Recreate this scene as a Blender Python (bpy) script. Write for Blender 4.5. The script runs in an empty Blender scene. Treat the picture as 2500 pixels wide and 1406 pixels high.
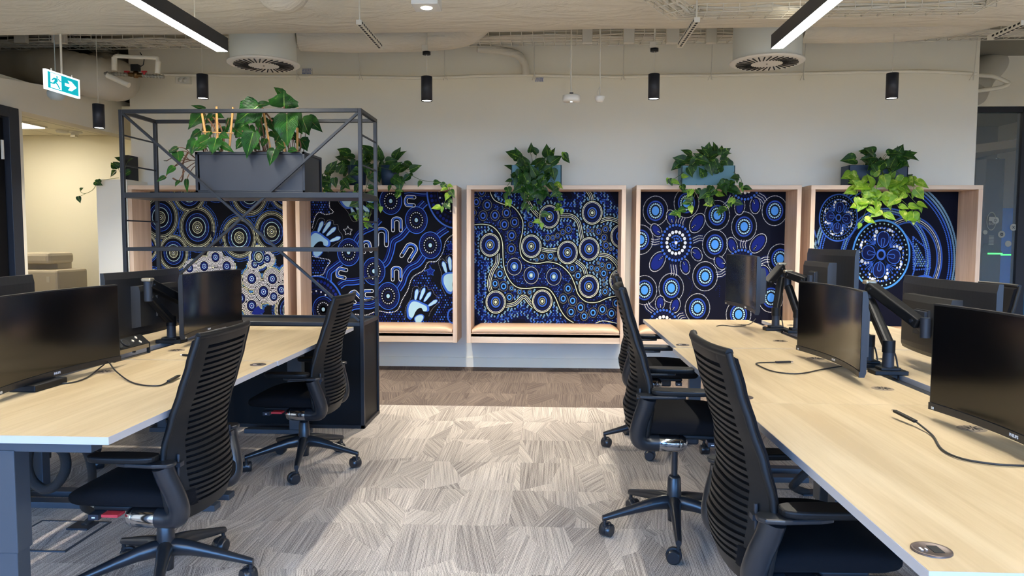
import bpy, math, random
from mathutils import Vector, Matrix
import numpy as np
random.seed(7)
S = bpy.context.scene
COL = S.collection

# ------------------------------------------------------------------ camera
FPX, YAW, PITCH, ROLL, EYE = 1816.7, -.0481, .0662, .0031, 1.35
_cy, _sy, _cp, _sp, _cr, _sr = math.cos(YAW), math.sin(YAW), math.cos(PITCH), math.sin(PITCH), math.cos(ROLL), math.sin(ROLL)
_R0 = Vector((_cy, -_sy, 0)); _F0 = Vector((_sy, _cy, 0)); _Z = Vector((0, 0, 1))
CF = _cp * _F0 - _sp * _Z; _U0 = _sp * _F0 + _cp * _Z
CR = _cr * _R0 + _sr * _U0; CU = _cr * _U0 - _sr * _R0
CC = Vector((0, 0, EYE))
cam_data = bpy.data.cameras.new('camera'); cam = bpy.data.objects.new('camera', cam_data); COL.objects.link(cam)
cam_data.sensor_width = 36; cam_data.lens = FPX / 2500 * 36; cam_data.clip_start = .05
M = Matrix((CR, CU, -CF)).transposed().to_4x4(); M.translation = CC
cam.matrix_world = M
S.camera = cam
def ray(px, py): return CF + CR * ((px - 1250) / FPX) - CU * ((py - 703) / FPX)
def aty(px, py, Y): d = ray(px, py); return CC + d * (Y / d.y)
def atz(px, py, z): d = ray(px, py); return CC + d * ((z - EYE) / d.z)
def atx(px, py, X): d = ray(px, py); return CC + d * (X / d.x)

# ------------------------------------------------------------------ light and exposure
S.view_settings.view_transform = 'Standard'; S.view_settings.look = 'None'
S.view_settings.gamma = 1; S.view_settings.use_curve_mapping = False
S.view_settings.exposure = 0.3
LAMP_E = 84.0       # linear lamp diffusers
SPOT_W = 190.0       # pendant spots
SKY, GROUND = 11.0, 1.9   # daylight through the glazed side behind the camera
world = bpy.data.worlds.new('world'); S.world = world; world.use_nodes = True
wnt = world.node_tree; bg = wnt.nodes['Background']; wtc = wnt.nodes.new('ShaderNodeTexCoord'); wsp = wnt.nodes.new('ShaderNodeSeparateXYZ')
wr = wnt.nodes.new('ShaderNodeValToRGB'); wnt.links.new(wtc.outputs['Generated'], wsp.inputs[0]); wmr = wnt.nodes.new('ShaderNodeMapRange')
wmr.inputs['From Min'].default_value = -1; wnt.links.new(wsp.outputs[2], wmr.inputs['Value']); wnt.links.new(wmr.outputs[0], wr.inputs[0])
e = wr.color_ramp.elements; e[0].position = .49; e[0].color = (.86 * GROUND, .76 * GROUND, .58 * GROUND, 1); e[1].position = .51; e[1].color = (.19 * SKY, .46 * SKY, 1.0 * SKY, 1)
wnt.links.new(wr.outputs[0], bg.inputs[0]); bg.inputs[1].default_value = 1
S.cycles.max_bounces = 8; S.cycles.diffuse_bounces = 5; S.cycles.transparent_max_bounces = 12
S.cycles.sample_clamp_indirect = 6

# ------------------------------------------------------------------ helpers
def lin(c):
    return tuple(((x / 255) / 12.92 if x / 255 <= .04045 else ((x / 255 + .055) / 1.055) ** 2.4) for x in c) + (1,)
MATS = {}
def mat(name, rgb, rough=.5, metal=0, emit=0, emit_rgb=None, bump=0, bscale=60, coat=0, spec=None, alpha=None, trans=0, var=0, vscale=8, var_rgb=None):
    if name in MATS: return MATS[name]
    m = bpy.data.materials.new(name); m.use_nodes = True; nt = m.node_tree; b = nt.nodes['Principled BSDF']
    b.inputs['Base Color'].default_value = lin(rgb); b.inputs['Roughness'].default_value = rough; b.inputs['Metallic'].default_value = metal
    if spec is not None: b.inputs['Specular IOR Level'].default_value = spec
    if coat: b.inputs['Coat Weight'].default_value = coat; b.inputs['Coat Roughness'].default_value = .15
    if emit: b.inputs['Emission Color'].default_value = lin(emit_rgb or rgb); b.inputs['Emission Strength'].default_value = emit
    if trans: b.inputs['Transmission Weight'].default_value = trans
    if alpha is not None: b.inputs['Alpha'].default_value = alpha
    if bump or var:
        tc = nt.nodes.new('ShaderNodeTexCoord'); n = nt.nodes.new('ShaderNodeTexNoise')
        nt.links.new(tc.outputs['Object'], n.inputs['Vector'])
        if bump:
            n.inputs['Scale'].default_value = bscale; n.inputs['Detail'].default_value = 4
            bp = nt.nodes.new('ShaderNodeBump'); bp.inputs['Strength'].default_value = bump; bp.inputs['Distance'].default_value = .01
            nt.links.new(n.outputs['Fac'], bp.inputs['Height']); nt.links.new(bp.outputs[0], b.inputs['Normal'])
        if var:
            n2 = nt.nodes.new('ShaderNodeTexNoise'); n2.inputs['Scale'].default_value = vscale; n2.inputs['Detail'].default_value = 3
            nt.links.new(tc.outputs['Object'], n2.inputs['Vector'])
            r = nt.nodes.new('ShaderNodeValToRGB'); r.color_ramp.elements[0].position = .35; r.color_ramp.elements[1].position = .35 + var
            r.color_ramp.elements[0].color = lin(rgb); r.color_ramp.elements[1].color = lin(var_rgb or rgb)
            nt.links.new(n2.outputs['Fac'], r.inputs[0]); nt.links.new(r.outputs[0], b.inputs['Base Color'])
    MATS[name] = m; return m

def wood(name, c1, c2, axis=1, scale=1.0, rough=.45):
    m = bpy.data.materials.new(name); m.use_nodes = True; nt = m.node_tree; b = nt.nodes['Principled BSDF']; b.inputs['Roughness'].default_value = rough
    tc = nt.nodes.new('ShaderNodeTexCoord'); mp = nt.nodes.new('ShaderNodeMapping')
    sc = [14, 14, 14]; sc[axis] = 1.1; mp.inputs['Scale'].default_value = [s * scale for s in sc]
    nt.links.new(tc.outputs['Object'], mp.inputs['Vector'])
    n = nt.nodes.new('ShaderNodeTexNoise'); n.inputs['Scale'].default_value = 1.0; n.inputs['Detail'].default_value = 6; n.inputs['Distortion'].default_value = .6
    nt.links.new(mp.outputs[0], n.inputs['Vector'])
    mp2 = nt.nodes.new('ShaderNodeMapping'); s2 = [90, 90, 90]; s2[axis] = 3; mp2.inputs['Scale'].default_value = [s * scale for s in s2]
    nt.links.new(tc.outputs['Object'], mp2.inputs['Vector'])
    n2 = nt.nodes.new('ShaderNodeTexNoise'); n2.inputs['Scale'].default_value = 1.0; nt.links.new(mp2.outputs[0], n2.inputs['Vector'])
    ad = nt.nodes.new('ShaderNodeMath'); ad.operation = 'MULTIPLY_ADD'; ad.inputs[1].default_value = .35; nt.links.new(n2.outputs['Fac'], ad.inputs[0]); nt.links.new(n.outputs['Fac'], ad.inputs[2])
    r = nt.nodes.new('ShaderNodeValToRGB'); r.color_ramp.elements[0].position = .5; r.color_ramp.elements[1].position = .85
    r.color_ramp.elements[0].color = lin(c1); r.color_ramp.elements[1].color = lin(c2)
    nt.links.new(ad.outputs[0], r.inputs[0]); nt.links.new(r.outputs[0], b.inputs['Base Color'])
    MATS[name] = m; return m

class MB:
    """collects shapes; build() links them as ONE mesh object"""
    def __init__(s): s.v = []; s.f = []; s.m = []; s.s = []; s.a = []
    def add(s, vs, fs, mi=0, smooth=False):
        o = len(s.v); s.v += [tuple(v) for v in vs]
        for f in fs: s.f.append([i + o for i in f]); s.m.append(mi); s.s.append(smooth)
    def box(s, c, d, rot=None, mi=0):
        x, y, z = d[0] / 2, d[1] / 2, d[2] / 2; c = Vector(c)
        vs = [Vector(p) for p in ((-x, -y, -z), (x, -y, -z), (x, y, -z), (-x, y, -z), (-x, -y, z), (x, -y, z), (x, y, z), (-x, y, z))]
        if rot is not None: vs = [rot @ v for v in vs]
        s.add([v + c for v in vs], [(0, 3, 2, 1), (4, 5, 6, 7), (0, 1, 5, 4), (1, 2, 6, 5), (2, 3, 7, 6), (3, 0, 4, 7)], mi); return s
    def b2(s, a, b, mi=0):
        return s.box([(a[i] + b[i]) / 2 for i in range(3)], [abs(b[i] - a[i]) for i in range(3)], mi=mi)
    def bar(s, a, b, w, h=None, mi=0, up=(0, 0, 1)):
        a, b = Vector(a), Vector(b); d = b - a; L = d.length; d.normalize(); u = Vector(up)
        if abs(d.dot(u)) > .98: u = Vector((0, 1, 0))
        r = d.cross(u).normalized(); u2 = r.cross(d)
        rot = Matrix((r, d, u2)).transposed()
        return s.box((a + b) / 2, (w, L, h or w), rot, mi)
    def tube(s, pts, r, n=10, mi=0, cap=True, closed=False):
        P = [Vector(p) for p in pts]; k = len(P); rs = r if isinstance(r, (list, tuple)) else [r] * k
        prev = None; vs = []
        for i in range(k):
            t = (P[(i + 1) % k] - P[i - 1]) if closed else (P[min(i + 1, k - 1)] - P[max(i - 1, 0)])
            t.normalize()
            if prev is None:
                u = Vector((0, 0, 1)) if abs(t.z) < .9 else Vector((1, 0, 0))
                u = (u - t * u.dot(t)).normalized()
            else: u = (prev - t * prev.dot(t)).normalized()
            prev = u; w = t.cross(u)
            for j in range(n):
                a = 2 * math.pi * j / n; vs.append(P[i] + (u * math.cos(a) + w * math.sin(a)) * rs[i])
        fs = []
        for i in range(k if closed else k - 1):
            for j in range(n):
                a, b = i * n + j, i * n + (j + 1) % n; c, d = ((i + 1) % k) * n + (j + 1) % n, ((i + 1) % k) * n + j
                fs.append((a, b, c, d))
        s.add(vs, fs, mi, True)
        if cap and not closed:
            s.add(vs[:n], [tuple(range(n))[::-1]], mi); s.add(vs[-n:], [tuple(range(n))], mi)
        return s
    def cyl(s, a, b, r, r2=None, n=20, mi=0): return s.tube([a, b], [r, r if r2 is None else r2], n, mi)
    def lathe(s, c, prof, n=24, mi=0, smooth=True):
        c = Vector(c); vs = []
        for (r, z) in prof:
            for j in range(n):
                a = 2 * math.pi * j / n; vs.append(c + Vector((r * math.cos(a), r * math.sin(a), z)))
        fs = [(i * n + j, i * n + (j + 1) % n, (i + 1) * n + (j + 1) % n, (i + 1) * n + j) for i in range(len(prof) - 1) for j in range(n)]
        s.add(vs, fs, mi, smooth); return s
    def grid(s, G, mi=0, smooth=True, closed=False):
        """G: rows of points"""
        n = len(G[0]); vs = [p for row in G for p in row]
        fs = [(i * n + j, i * n + (j + 1) % n, (i + 1) * n + (j + 1) % n, (i + 1) * n + j) for i in range(len(G) - 1) for j in range(n if closed else n - 1)]
        s.add(vs, fs, mi, smooth); return s
    def prism(s, poly, a, b, mi=0):
        """poly: list of (p,q); a,b functions/vectors: maps (p,q,t) -> point; extrude t=0..1"""
        n = len(poly); vs = [a(p, q) for p, q in poly] + [b(p, q) for p, q in poly]
        fs = [tuple(range(n))[::-1], tuple(range(n, 2 * n))] + [(i, (i + 1) % n, n + (i + 1) % n, n + i) for i in range(n)]
        s.add(vs, fs, mi); return s
    def build(s, name, mats, parent=None, bevel=0, seg=2, local=False):
        me = bpy.data.meshes.new(name)
        off = Vector((0, 0, 0))
        if parent is not None and not local:
            p = parent
            while p is not None: off += p.location; p = p.parent
        me.from_pydata([tuple(Vector(v) - off) for v in s.v], [], s.f)
        for m in (mats if isinstance(mats, (list, tuple)) else [mats]): me.materials.append(m)
        me.polygons.foreach_set('material_index', s.m); me.polygons.foreach_set('use_smooth', s.s)
        if s.a and len(s.a) == len(s.v):
            at = me.attributes.new('leafuv', 'FLOAT_VECTOR', 'POINT'); at.data.foreach_set('vector', [c for t3 in s.a for c in t3])
        me.update(); o = bpy.data.objects.new(name, me); COL.objects.link(o)
        if parent is not None: o.parent = parent
        if bevel:
            md = o.modifiers.new('bevel', 'BEVEL'); md.width = bevel; md.segments = seg; md.limit_method = 'ANGLE'; md.harden_normals = False
        return o
def tag(o, label, cat, group=None):
    o['label'] = label; o['category'] = cat
    if group: o['group'] = group
    return o
def thing(name, loc, label, cat, group=None, rz=0):
    o = bpy.data.objects.new(name, None); COL.objects.link(o); o.location = loc; o.rotation_euler = (0, 0, rz); o.empty_display_size = .1
    return tag(o, label, cat, group)
def struct(o): o['kind'] = 'structure'; return o
def copy_tree(o, parent=None):
    c = o.copy(); COL.objects.link(c)
    if parent is not None: c.parent = parent
    for ch in [x for x in KIDS.get(o.name, [])]: copy_tree(ch, c)
    return c
KIDS = {}
def index_kids():
    KIDS.clear()
    for o in COL.objects:
        if o.parent is not None: KIDS.setdefault(o.parent.name, []).append(o)
def spline(pts, k=6):
    P = [Vector(p) if len(p) == 3 else Vector((p[0], p[1], 0)) for p in pts]; out = []
    for i in range(len(P) - 1):
        p0, p1, p2, p3 = P[max(i - 1, 0)], P[i], P[i + 1], P[min(i + 2, len(P) - 1)]
        for j in range(k):
            t = j / k
            out.append(.5 * ((2 * p1) + (p2 - p0) * t + (2 * p0 - 5 * p1 + 4 * p2 - p3) * t * t + (3 * p1 - p0 - 3 * p2 + p3) * t ** 3))
    out.append(P[-1]); return out

# ------------------------------------------------------------------ materials
WALL = mat('wall_paint', (236, 230, 212), .85, bump=.03, bscale=180)
CREAM = mat('cream_paint', (244, 238, 216), .8)
SLAB = mat('slab_paint', (150, 146, 132), .9, bump=.1, bscale=20)
INSUL = mat('duct_wrap', (208, 201, 184), .75, bump=.0)
GALV = mat('grey_painted_metal', (214, 208, 192), .6)
BLACKM = mat('black_metal', (40, 43, 50), .45, spec=.4)
BLACKP = mat('black_plastic', (17, 18, 20), .48, spec=.32)
BLACKS = mat('satin_black_tube', (28, 31, 36), .3, spec=.6)
FABRIC = mat('black_fabric', (17, 17, 20), .95, bump=.25, bscale=900, spec=.15)
CHROME = mat('chrome', (225, 225, 228), .12, 1)
RED = mat('red_lever', (190, 50, 55), .5)
WHITEP = mat('white_plastic', (225, 222, 212), .5)
LEGM = mat('graphite_leg_metal', (66, 72, 80), .5, metal=.2)
EDGE = mat('pale_edge_band', (186, 184, 186), .5)
DARK = mat('dark_slot', (12, 12, 13), .8)
MBODY = mat('monitor_plastic', (30, 30, 32), .38, bump=.02, bscale=400)
MBACK = mat('brushed_monitor_back', (44, 42, 40), .42)
SCREEN = mat('switched_off_screen', (7, 7, 9), .16, spec=.5)
PRINT = mat('print_white', (235, 235, 235), .6)
DESK = wood('maple_laminate', (192, 173, 140), (170, 149, 114), 1, .9, .42)
OAKZ = wood('oak_veneer', (224, 198, 172), (200, 170, 142), 2, 1.0, .5)
OAKX = wood('oak_veneer_lengthwise', (226, 202, 176), (202, 174, 146), 0, 1.0, .5)
LEATHER = mat('tan_leatherette', (224, 184, 148), .38, bump=.04, bscale=30)
CORD = mat('black_cord', (20, 20, 21), .5)
SHELFM = mat('charcoal_steel', (25, 27, 32), .4, spec=.45)
SHELFP = mat('charcoal_panel', (38, 41, 49), .45)
CABP = mat('black_panel', (9, 9, 11), .5, spec=.2)
TEAL = mat('teal_planter', (86, 130, 140), .5)
NAVYP = mat('navy_planter', (24, 48, 72), .5)
SOIL = mat('soil', (40, 30, 22), .95)
BAMBOO = mat('bamboo', (214, 160, 92), .6)
GLOW = mat('lamp_diffuser', (255, 252, 245), .5, emit=LAMP_E, emit_rgb=(255, 249, 234))
UPFILL = mat('added_upward_fill', (255, 252, 245), .5, emit=2.2, emit_rgb=(255, 246, 226))  # glow added on the lamp tops to brighten ceiling and upper walls
SPOTGLOW = mat('spot_lens', (255, 250, 240), .5, emit=14, emit_rgb=(255, 248, 236))

def carpet_material():
    m = bpy.data.materials.new('carpet_tiles'); m.use_nodes = True; nt = m.node_tree; N = nt.nodes.new; L = nt.links.new
    b = nt.nodes['Principled BSDF']; b.inputs['Roughness'].default_value = .95; b.inputs['Specular IOR Level'].default_value = .1
    def math_(op, a, c=None, d=None):
        n = N('ShaderNodeMath'); n.operation = op
        for i, x in enumerate((a, c, d)):
            if x is None: continue
            if isinstance(x, (int, float)): n.inputs[i].default_value = x
            else: L(x, n.inputs[i])
        return n.outputs[0]
    geo = N('ShaderNodeNewGeometry'); sep = N('ShaderNodeSeparateXYZ'); L(geo.outputs['Position'], sep.inputs[0])
    X, Y = sep.outputs[0], sep.outputs[1]
    tx = math_('FLOOR', math_('DIVIDE', math_('ADD', X, .178), .5)); ty = math_('FLOOR', math_('DIVIDE', math_('SUBTRACT', Y, 2.9145), .5))
    tid = N('ShaderNodeCombineXYZ'); L(tx, tid.inputs[0]); L(ty, tid.inputs[1])
    wn = N('ShaderNodeTexWhiteNoise'); wn.noise_dimensions = '2D'; L(tid.outputs[0], wn.inputs['Vector'])
    # slivers inside each tile: stretched voronoi cells, shifted tile by tile
    off = N('ShaderNodeVectorMath'); off.operation = 'SCALE'; L(wn.outputs['Color'], off.inputs[0]); off.inputs['Scale'].default_value = 40
    pos = N('ShaderNodeVectorMath'); pos.operation = 'ADD'; L(geo.outputs['Position'], pos.inputs[0]); L(off.outputs[0], pos.inputs[1])
    mp = N('ShaderNodeMapping'); mp.inputs['Scale'].default_value = (4.4, 1.6, 0); L(pos.outputs[0], mp.inputs['Vector'])
    vo = N('ShaderNodeTexVoronoi'); vo.voronoi_dimensions = '2D'; vo.inputs['Scale'].default_value = 1; L(mp.outputs[0], vo.inputs['Vector'])
    sc = N('ShaderNodeSeparateColor'); L(vo.outputs['Color'], sc.inputs[0])
    ang = math_('MULTIPLY', math_('SUBTRACT', sc.outputs[0], .5), 1.9)
    ang = math_('MULTIPLY', math_('MULTIPLY', ang, math_('ABSOLUTE', ang)), .62)
    u = math_('ADD', math_('MULTIPLY', X, math_('COSINE', ang)), math_('MULTIPLY', Y, math_('SINE', ang)))
    w = math_('SUBTRACT', math_('MULTIPLY', Y, math_('COSINE', ang)), math_('MULTIPLY', X, math_('SINE', ang)))
    wav = math_('SINE', math_('MULTIPLY', u, 2 * math.pi / .0062))
    cu = N('ShaderNodeCombineXYZ'); L(math_('MULTIPLY', u, 165), cu.inputs[0]); L(math_('MULTIPLY', w, 2.0), cu.inputs[1]); L(sc.outputs[1], cu.inputs[2])
    st = N('ShaderNodeTexNoise'); st.inputs['Scale'].default_value = 1; st.inputs['Detail'].default_value = 2; L(cu.outputs[0], st.inputs['Vector'])
    fine = N('ShaderNodeTexNoise'); fine.inputs['Scale'].default_value = 260; fine.inputs['Detail'].default_value = 2; L(geo.outputs['Position'], fine.inputs['Vector'])
    v = math_('ADD', math_('MULTIPLY', wav, .13), math_('MULTIPLY', math_('SUBTRACT', st.outputs['Fac'], .5), .95))
    v = math_('ADD', v, math_('MULTIPLY', math_('SUBTRACT', fine.outputs['Fac'], .5), 1.5))
    v = math_('ADD', v, math_('MULTIPLY', math_('SUBTRACT', sc.outputs[2], .5), .22))
    v = math_('ADD', v, .5)
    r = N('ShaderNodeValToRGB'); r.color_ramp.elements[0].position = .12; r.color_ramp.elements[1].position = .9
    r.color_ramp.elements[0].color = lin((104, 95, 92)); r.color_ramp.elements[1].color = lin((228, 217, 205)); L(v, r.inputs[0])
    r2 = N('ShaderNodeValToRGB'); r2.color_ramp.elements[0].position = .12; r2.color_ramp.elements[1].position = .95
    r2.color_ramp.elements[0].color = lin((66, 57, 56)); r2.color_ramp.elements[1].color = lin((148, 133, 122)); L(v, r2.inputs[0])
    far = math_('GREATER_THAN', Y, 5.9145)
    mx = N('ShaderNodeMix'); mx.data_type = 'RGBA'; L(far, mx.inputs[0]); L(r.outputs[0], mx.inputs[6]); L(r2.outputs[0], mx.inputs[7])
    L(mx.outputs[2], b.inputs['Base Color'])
    bp = N('ShaderNodeBump'); bp.inputs['Strength'].default_value = .35; bp.inputs['Distance'].default_value = .003; L(v, bp.inputs['Height']); L(bp.outputs[0], b.inputs['Normal'])
    return m
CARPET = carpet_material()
# wrinkled duct wrap
def wrap_bump(m, scale=(1.2, 5, 5), strength=.6):
    nt = m.node_tree; b = nt.nodes['Principled BSDF']; tc = nt.nodes.new('ShaderNodeTexCoord'); mp = nt.nodes.new('ShaderNodeMapping'); mp.inputs['Scale'].default_value = scale
    n = nt.nodes.new('ShaderNodeTexNoise'); n.inputs['Scale'].default_value = 1.3; n.inputs['Detail'].default_value = 5; n.inputs['Distortion'].default_value = 1.6; n.inputs['Roughness'].default_value = .55
    bp = nt.nodes.new('ShaderNodeBump'); bp.inputs['Strength'].default_value = strength; bp.inputs['Distance'].default_value = .05
    nt.links.new(tc.outputs['Object'], mp.inputs['Vector']); nt.links.new(mp.outputs[0], n.inputs['Vector']); nt.links.new(n.outputs['Fac'], bp.inputs['Height']); nt.links.new(bp.outputs[0], b.inputs['Normal'])
wrap_bump(INSUL)

# ------------------------------------------------------------------ the room
WY = 7.755; CZ = 3.38
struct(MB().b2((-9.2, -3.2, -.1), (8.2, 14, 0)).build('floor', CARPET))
struct(MB().b2((-9.2, -3.2, CZ), (8.2, 14, CZ + .2)).build('ceiling', SLAB))
struct(MB().b2((-4.415, WY, 0), (4.279, WY + .15, CZ)).build('wall_back', WALL))
# left wall with the wide opening and the door
m = MB(); m.b2((-4.75, -3.2, 0), (-4.6, 4.6, CZ)); m.prism([(4.6, 2.45), (9.7, 2.45), (9.7, 2.82), (7.6, 2.82), (6.0, 2.67), (4.6, 2.6)], lambda p, q: (-4.75, p, q), lambda p, q: (-4.6, p, q)); m.b2((-4.75, 6.27, 0), (-4.6, 6.374, 2.45)); m.b2((-4.75, 9.6, 0), (-4.6, 9.75, 2.44))
struct(m.build('wall_left', WALL))
struct(MB().b2((7.0, -3.2, 0), (7.15, 8.62, CZ)).build('wall_right', WALL))
m = MB(); m.b2((8.05, 8.8, 0), (8.2, 14, CZ)); m.b2((7.0, 8.62, 0), (8.2, 8.8, CZ)); m.b2((-9.2, 13.9, 0), (2.5, 14, CZ)); m.b2((-9.35, -3.2, 0), (-9.2, 14, CZ)); m.b2((-9.2, -3.3, 0), (-4.75, -3.2, CZ)); m.b2((2.4, 7.905, 0), (2.5, 13.9, CZ)); struct(m.build('wall_skyblock', WALL))  # unseen walls added to close gaps where sky light leaked in
struct(MB().b2((-4.415, WY - .016, 0), (4.279, WY, .1)).build('baseboard_back', WALL))
# window side behind the camera: the light comes in between the mullions
m = MB()
for x in np.arange(-4.6, 7.1, 1.66): m.b2((x - .03, -3.2, 0), (x + .03, -3.08, CZ))
m.b2((-4.6, -3.2, 0), (7, -3.08, .12)); m.b2((-4.6, -3.2, 2.9), (7, -3.08, 3.0)); m.b2((-4.6, -3.2, 3.0), (7, -3.1, CZ))
struct(m.build('window_1', BLACKM))
# alcove beyond the opening
m = MB(); m.b2((-9.2, 9.7, 0), (-2.2, 9.85, 2.75)); struct(m.build('wall_alcove', CREAM))
m = MB(); m.b2((-9.2, 4.2, 0), (-9.05, 9.7, 2.75)); m.b2((-9.2, 4.2, 0), (-4.75, 4.35, 2.75)); m.b2((-2.35, 7.9, 0), (-2.2, 9.7, 2.75)); struct(m.build('wall_alcove_side', CREAM))
m = MB(); m.b2((-9.2, 4.2, 2.7), (-4.75, 9.7, 2.76)); m.b2((-4.75, 7.92, 2.7), (-2.2, 9.7, 2.76))
for i in range(9): m.b2((-9.1, 4.3 + i * .6, 2.697), (-4.76, 4.306 + i * .6, 2.7), 1)
for i in range(8): m.b2((-8.9 + i * .6, 4.3, 2.697), (-8.894 + i * .6, 9.7, 2.7), 1)
struct(m.build('ceiling_alcove', [CREAM, GALV]))
PANELG = mat('panel_light', (255, 250, 235), .5, emit=24, emit_rgb=(255, 244, 220))
for (x, y, lb) in ((-6.42, 8.62, 'square lit panel in the side room ceiling, its corner showing past the opening'), (-6.72, 5.4, 'unseen square panel added to brighten the side room, behind the door wall')):  # the second panel is unseen, added for its light in the side room
    t = thing('ceiling_panel_light', (x, y, 2.69), lb, 'light', 'panel lights of the side room')
    MB().b2((x - .3, y - .3, 2.678), (x + .3, y + .3, 2.699)).build('frame', WHITEP, t)
    MB().b2((x - .28, y - .28, 2.673), (x + .28, y + .28, 2.679)).build('diffuser', PANELG, t)
t = thing('smoke_detector', tuple(atz(183, 323, 2.69)), 'white smoke detector on the tiled ceiling of the side room', 'detector')
p = atz(183, 321, 2.7); MB().lathe(p, [(0, -.05), (.04, -.05), (.05, -.02), (.085, -.02), (.085, -.002)], 20).build('housing', WHITEP, t)
MB().b2((p.x - .03, p.y - .05, p.z - .075), (p.x + .03, p.y + .01, p.z - .05)).build('sensor', GALV, t)
p = atz(153, 319, 2.7); tag(MB().lathe(p, [(0, -.03), (.07, -.025), (.08, -.002)], 20).build('ceiling_speaker', WHITEP), 'small round white speaker on the side room ceiling beside the detector', 'speaker')
# copier
t = thing('photocopier', (-6.1, 9.0, 0), 'pale grey office copier against the cream wall of the side room', 'copier')
CP = mat('copier_plastic', (200, 190, 170), .6)
MB().b2((-6.6, 8.8, 0), (-5.98, 9.4, .95)).build('body', CP, t, bevel=.03)
MB().b2((-6.6, 8.85, 1.02), (-6.12, 9.35, 1.16)).build('scanner_lid', CP, t, bevel=.04)
MB().b2((-6.6, 9.1, .94), (-6.18, 9.38, 1.03)).build('neck', CP, t)
MB().b2((-6.12, 8.795, .8), (-6.08, 8.802, .87)).build('badge', GALV, t)
# door on the left wall, its glass carries a pale film with a drawn skyline
d = bpy.data.objects.new('door_1', None); COL.objects.link(d); d.location = (-4.6, 5.4, 0); struct(d)
m = MB()
for a, b in (((4.6, 0), (4.72, 2.45)), ((6.15, 0), (6.27, 2.45))): m.b2((-4.72, a[0], a[1]), (-4.55, b[0], b[1]))
m.b2((-4.72, 4.72, 2.36), (-4.55, 6.15, 2.45)); m.build('frame', BLACKM, d, bevel=.004)
m = MB(); m.b2((-4.69, 4.72, 0), (-4.6, 4.84, 2.35)); m.b2((-4.69, 6.0, 0), (-4.6, 6.14, 2.35)); m.b2((-4.69, 4.84, 2.2), (-4.6, 6.0, 2.35)); m.b2((-4.69, 4.84, 0), (-4.6, 6.0, .12)); m.build('leaf_frame', CABP, d, bevel=.003)
MB().b2((-4.66, 4.84, .12), (-4.64, 6.0, 2.2)).build('pane', mat('tinted_pane', (70, 76, 80), .1, spec=.6), d)
m = MB(); n = 24; FILM = mat('pale_film', (206, 220, 220), .6); INK = mat('ink_lines', (66, 78, 84), .7); SAND = mat('sand_print', (214, 198, 160), .7)
poly = [(4.84, .3)] + [(6.0, .3)] + [(6.0 - 1.16 * i / n, 1.86 + .34 * math.sin(i / n * math.pi * .5)) for i in range(n + 1)]
m.prism(poly, lambda p, q: (-4.64, p, q), lambda p, q: (-4.634, p, q), 0)
def inkline(pts, w=.006):
    for a, b in zip(pts[:-1], pts[1:]): m.bar((-4.632, a[0], a[1]), (-4.632, b[0], b[1]), .003, w, 1, up=(1, 0, 0)) if False else m.bar((-4.632, a[0], a[1]), (-4.632, b[0], b[1]), w, w * .5, 1)
for k in range(26):   # windows of the sketched towers
    y0 = 5.3 + (k % 6) * .11; z0 = .95 + (k // 6) * .055; inkline([(y0, z0), (y0 + .07, z0), (y0 + .07, z0 + .03), (y0, z0 + .03)], .004)
for y0, w0, z0, z1 in ((5.35, .1, .4, 1.3), (5.52, .16, .4, 1.18), (5.75, .1, .4, 1.05), (5.6, .03, 1.18, 1.42), (5.62, .02, 1.42, 1.6), (5.88, .08, .4, 1.2)): inkline([(y0, z0), (y0, z1), (y0 + w0, z1), (y0 + w0, z0)], .007)
inkline([(5.2, 1.62), (5.45, 1.6), (5.7, 1.58), (5.95, 1.57)], .006)
inkline([(5.7, 1.58), (5.74, 1.75), (5.8, 1.55)], .006); inkline([(5.45, 1.7), (5.6, 1.95), (5.75, 1.98), (5.9, 1.95)], .006); inkline([(5.5, 1.75), (5.65, 1.9), (5.85, 1.9), (5.9, 1.8)], .006)
for k in range(14): inkline([(5.5 + k * .03, 1.62 + .1 * math.sin(k * 2.1)), (5.52 + k * .03, 1.72 + .1 * math.cos(k * 1.7))], .005)
m.prism([(5.3, 1.45), (5.6, 1.4), (5.62, 1.7), (5.5, 1.75), (5.3, 1.72)], lambda p, q: (-4.634, p, q), lambda p, q: (-4.6325, p, q), 2)
m.build('printed_film', [FILM, INK, SAND], d)
MB().cyl((-4.56, 6.07, 2.0), (-4.56, 6.07, 2.16), .012).build('door_closer', GALV, d)
# white side box at the left end of the booths with a small black pot
t = MB().b2((-4.56, 7.35, 0), (-4.24, WY - .018, 1.933)).build('side_cabinet', WALL, bevel=.003)
tag(t, 'tall plain white box unit at the left end of the booths', 'cabinet')

# right: glass screen beyond the end of the back wall
GL = mat('clear_glass', (210, 220, 218), .02, alpha=.12, spec=.6)
w = bpy.data.objects.new('window_2', None); COL.objects.link(w); w.location = (5, 8.7, 0); struct(w)
m = MB(); zt = aty(2440, 262, 8.7).z; xr = aty(2487, 400, 8.7).x
m.b2((4.2, 8.66, zt - .06), (7, 8.76, zt)); m.b2((xr, 8.66, 0), (xr + .1, 8.76, zt)); m.b2((4.36, 8.66, 0), (4.46, 8.76, 1.98)); m.b2((4.2, 8.66, 0), (7, 8.76, .08))
m.b2((4.2, 8.66, 1.98), (4.46, 8.76, 2.02)); m.build('window_frame', BLACKM, w)
MB().b2((4.2, 8.705, .08), (xr, 8.715, zt - .06)).build('pane', GL, w)
struct(MB().b2((3.4, 8.62, zt), (7, 8.8, CZ)).build('wall_right_bulkhead', WALL))
MB_ = MB().b2((4.6, 11.0, CZ - .02), (5.4, 11.6, CZ - .001)); tag(MB_.build('lobby_fill', mat('lobby_fill_glow', (255, 250, 240), .5, emit=14)), 'unseen fill panel added to light the lobby behind the glass screen', 'light')  # glowing panel added out of view to light the lobby
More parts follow.
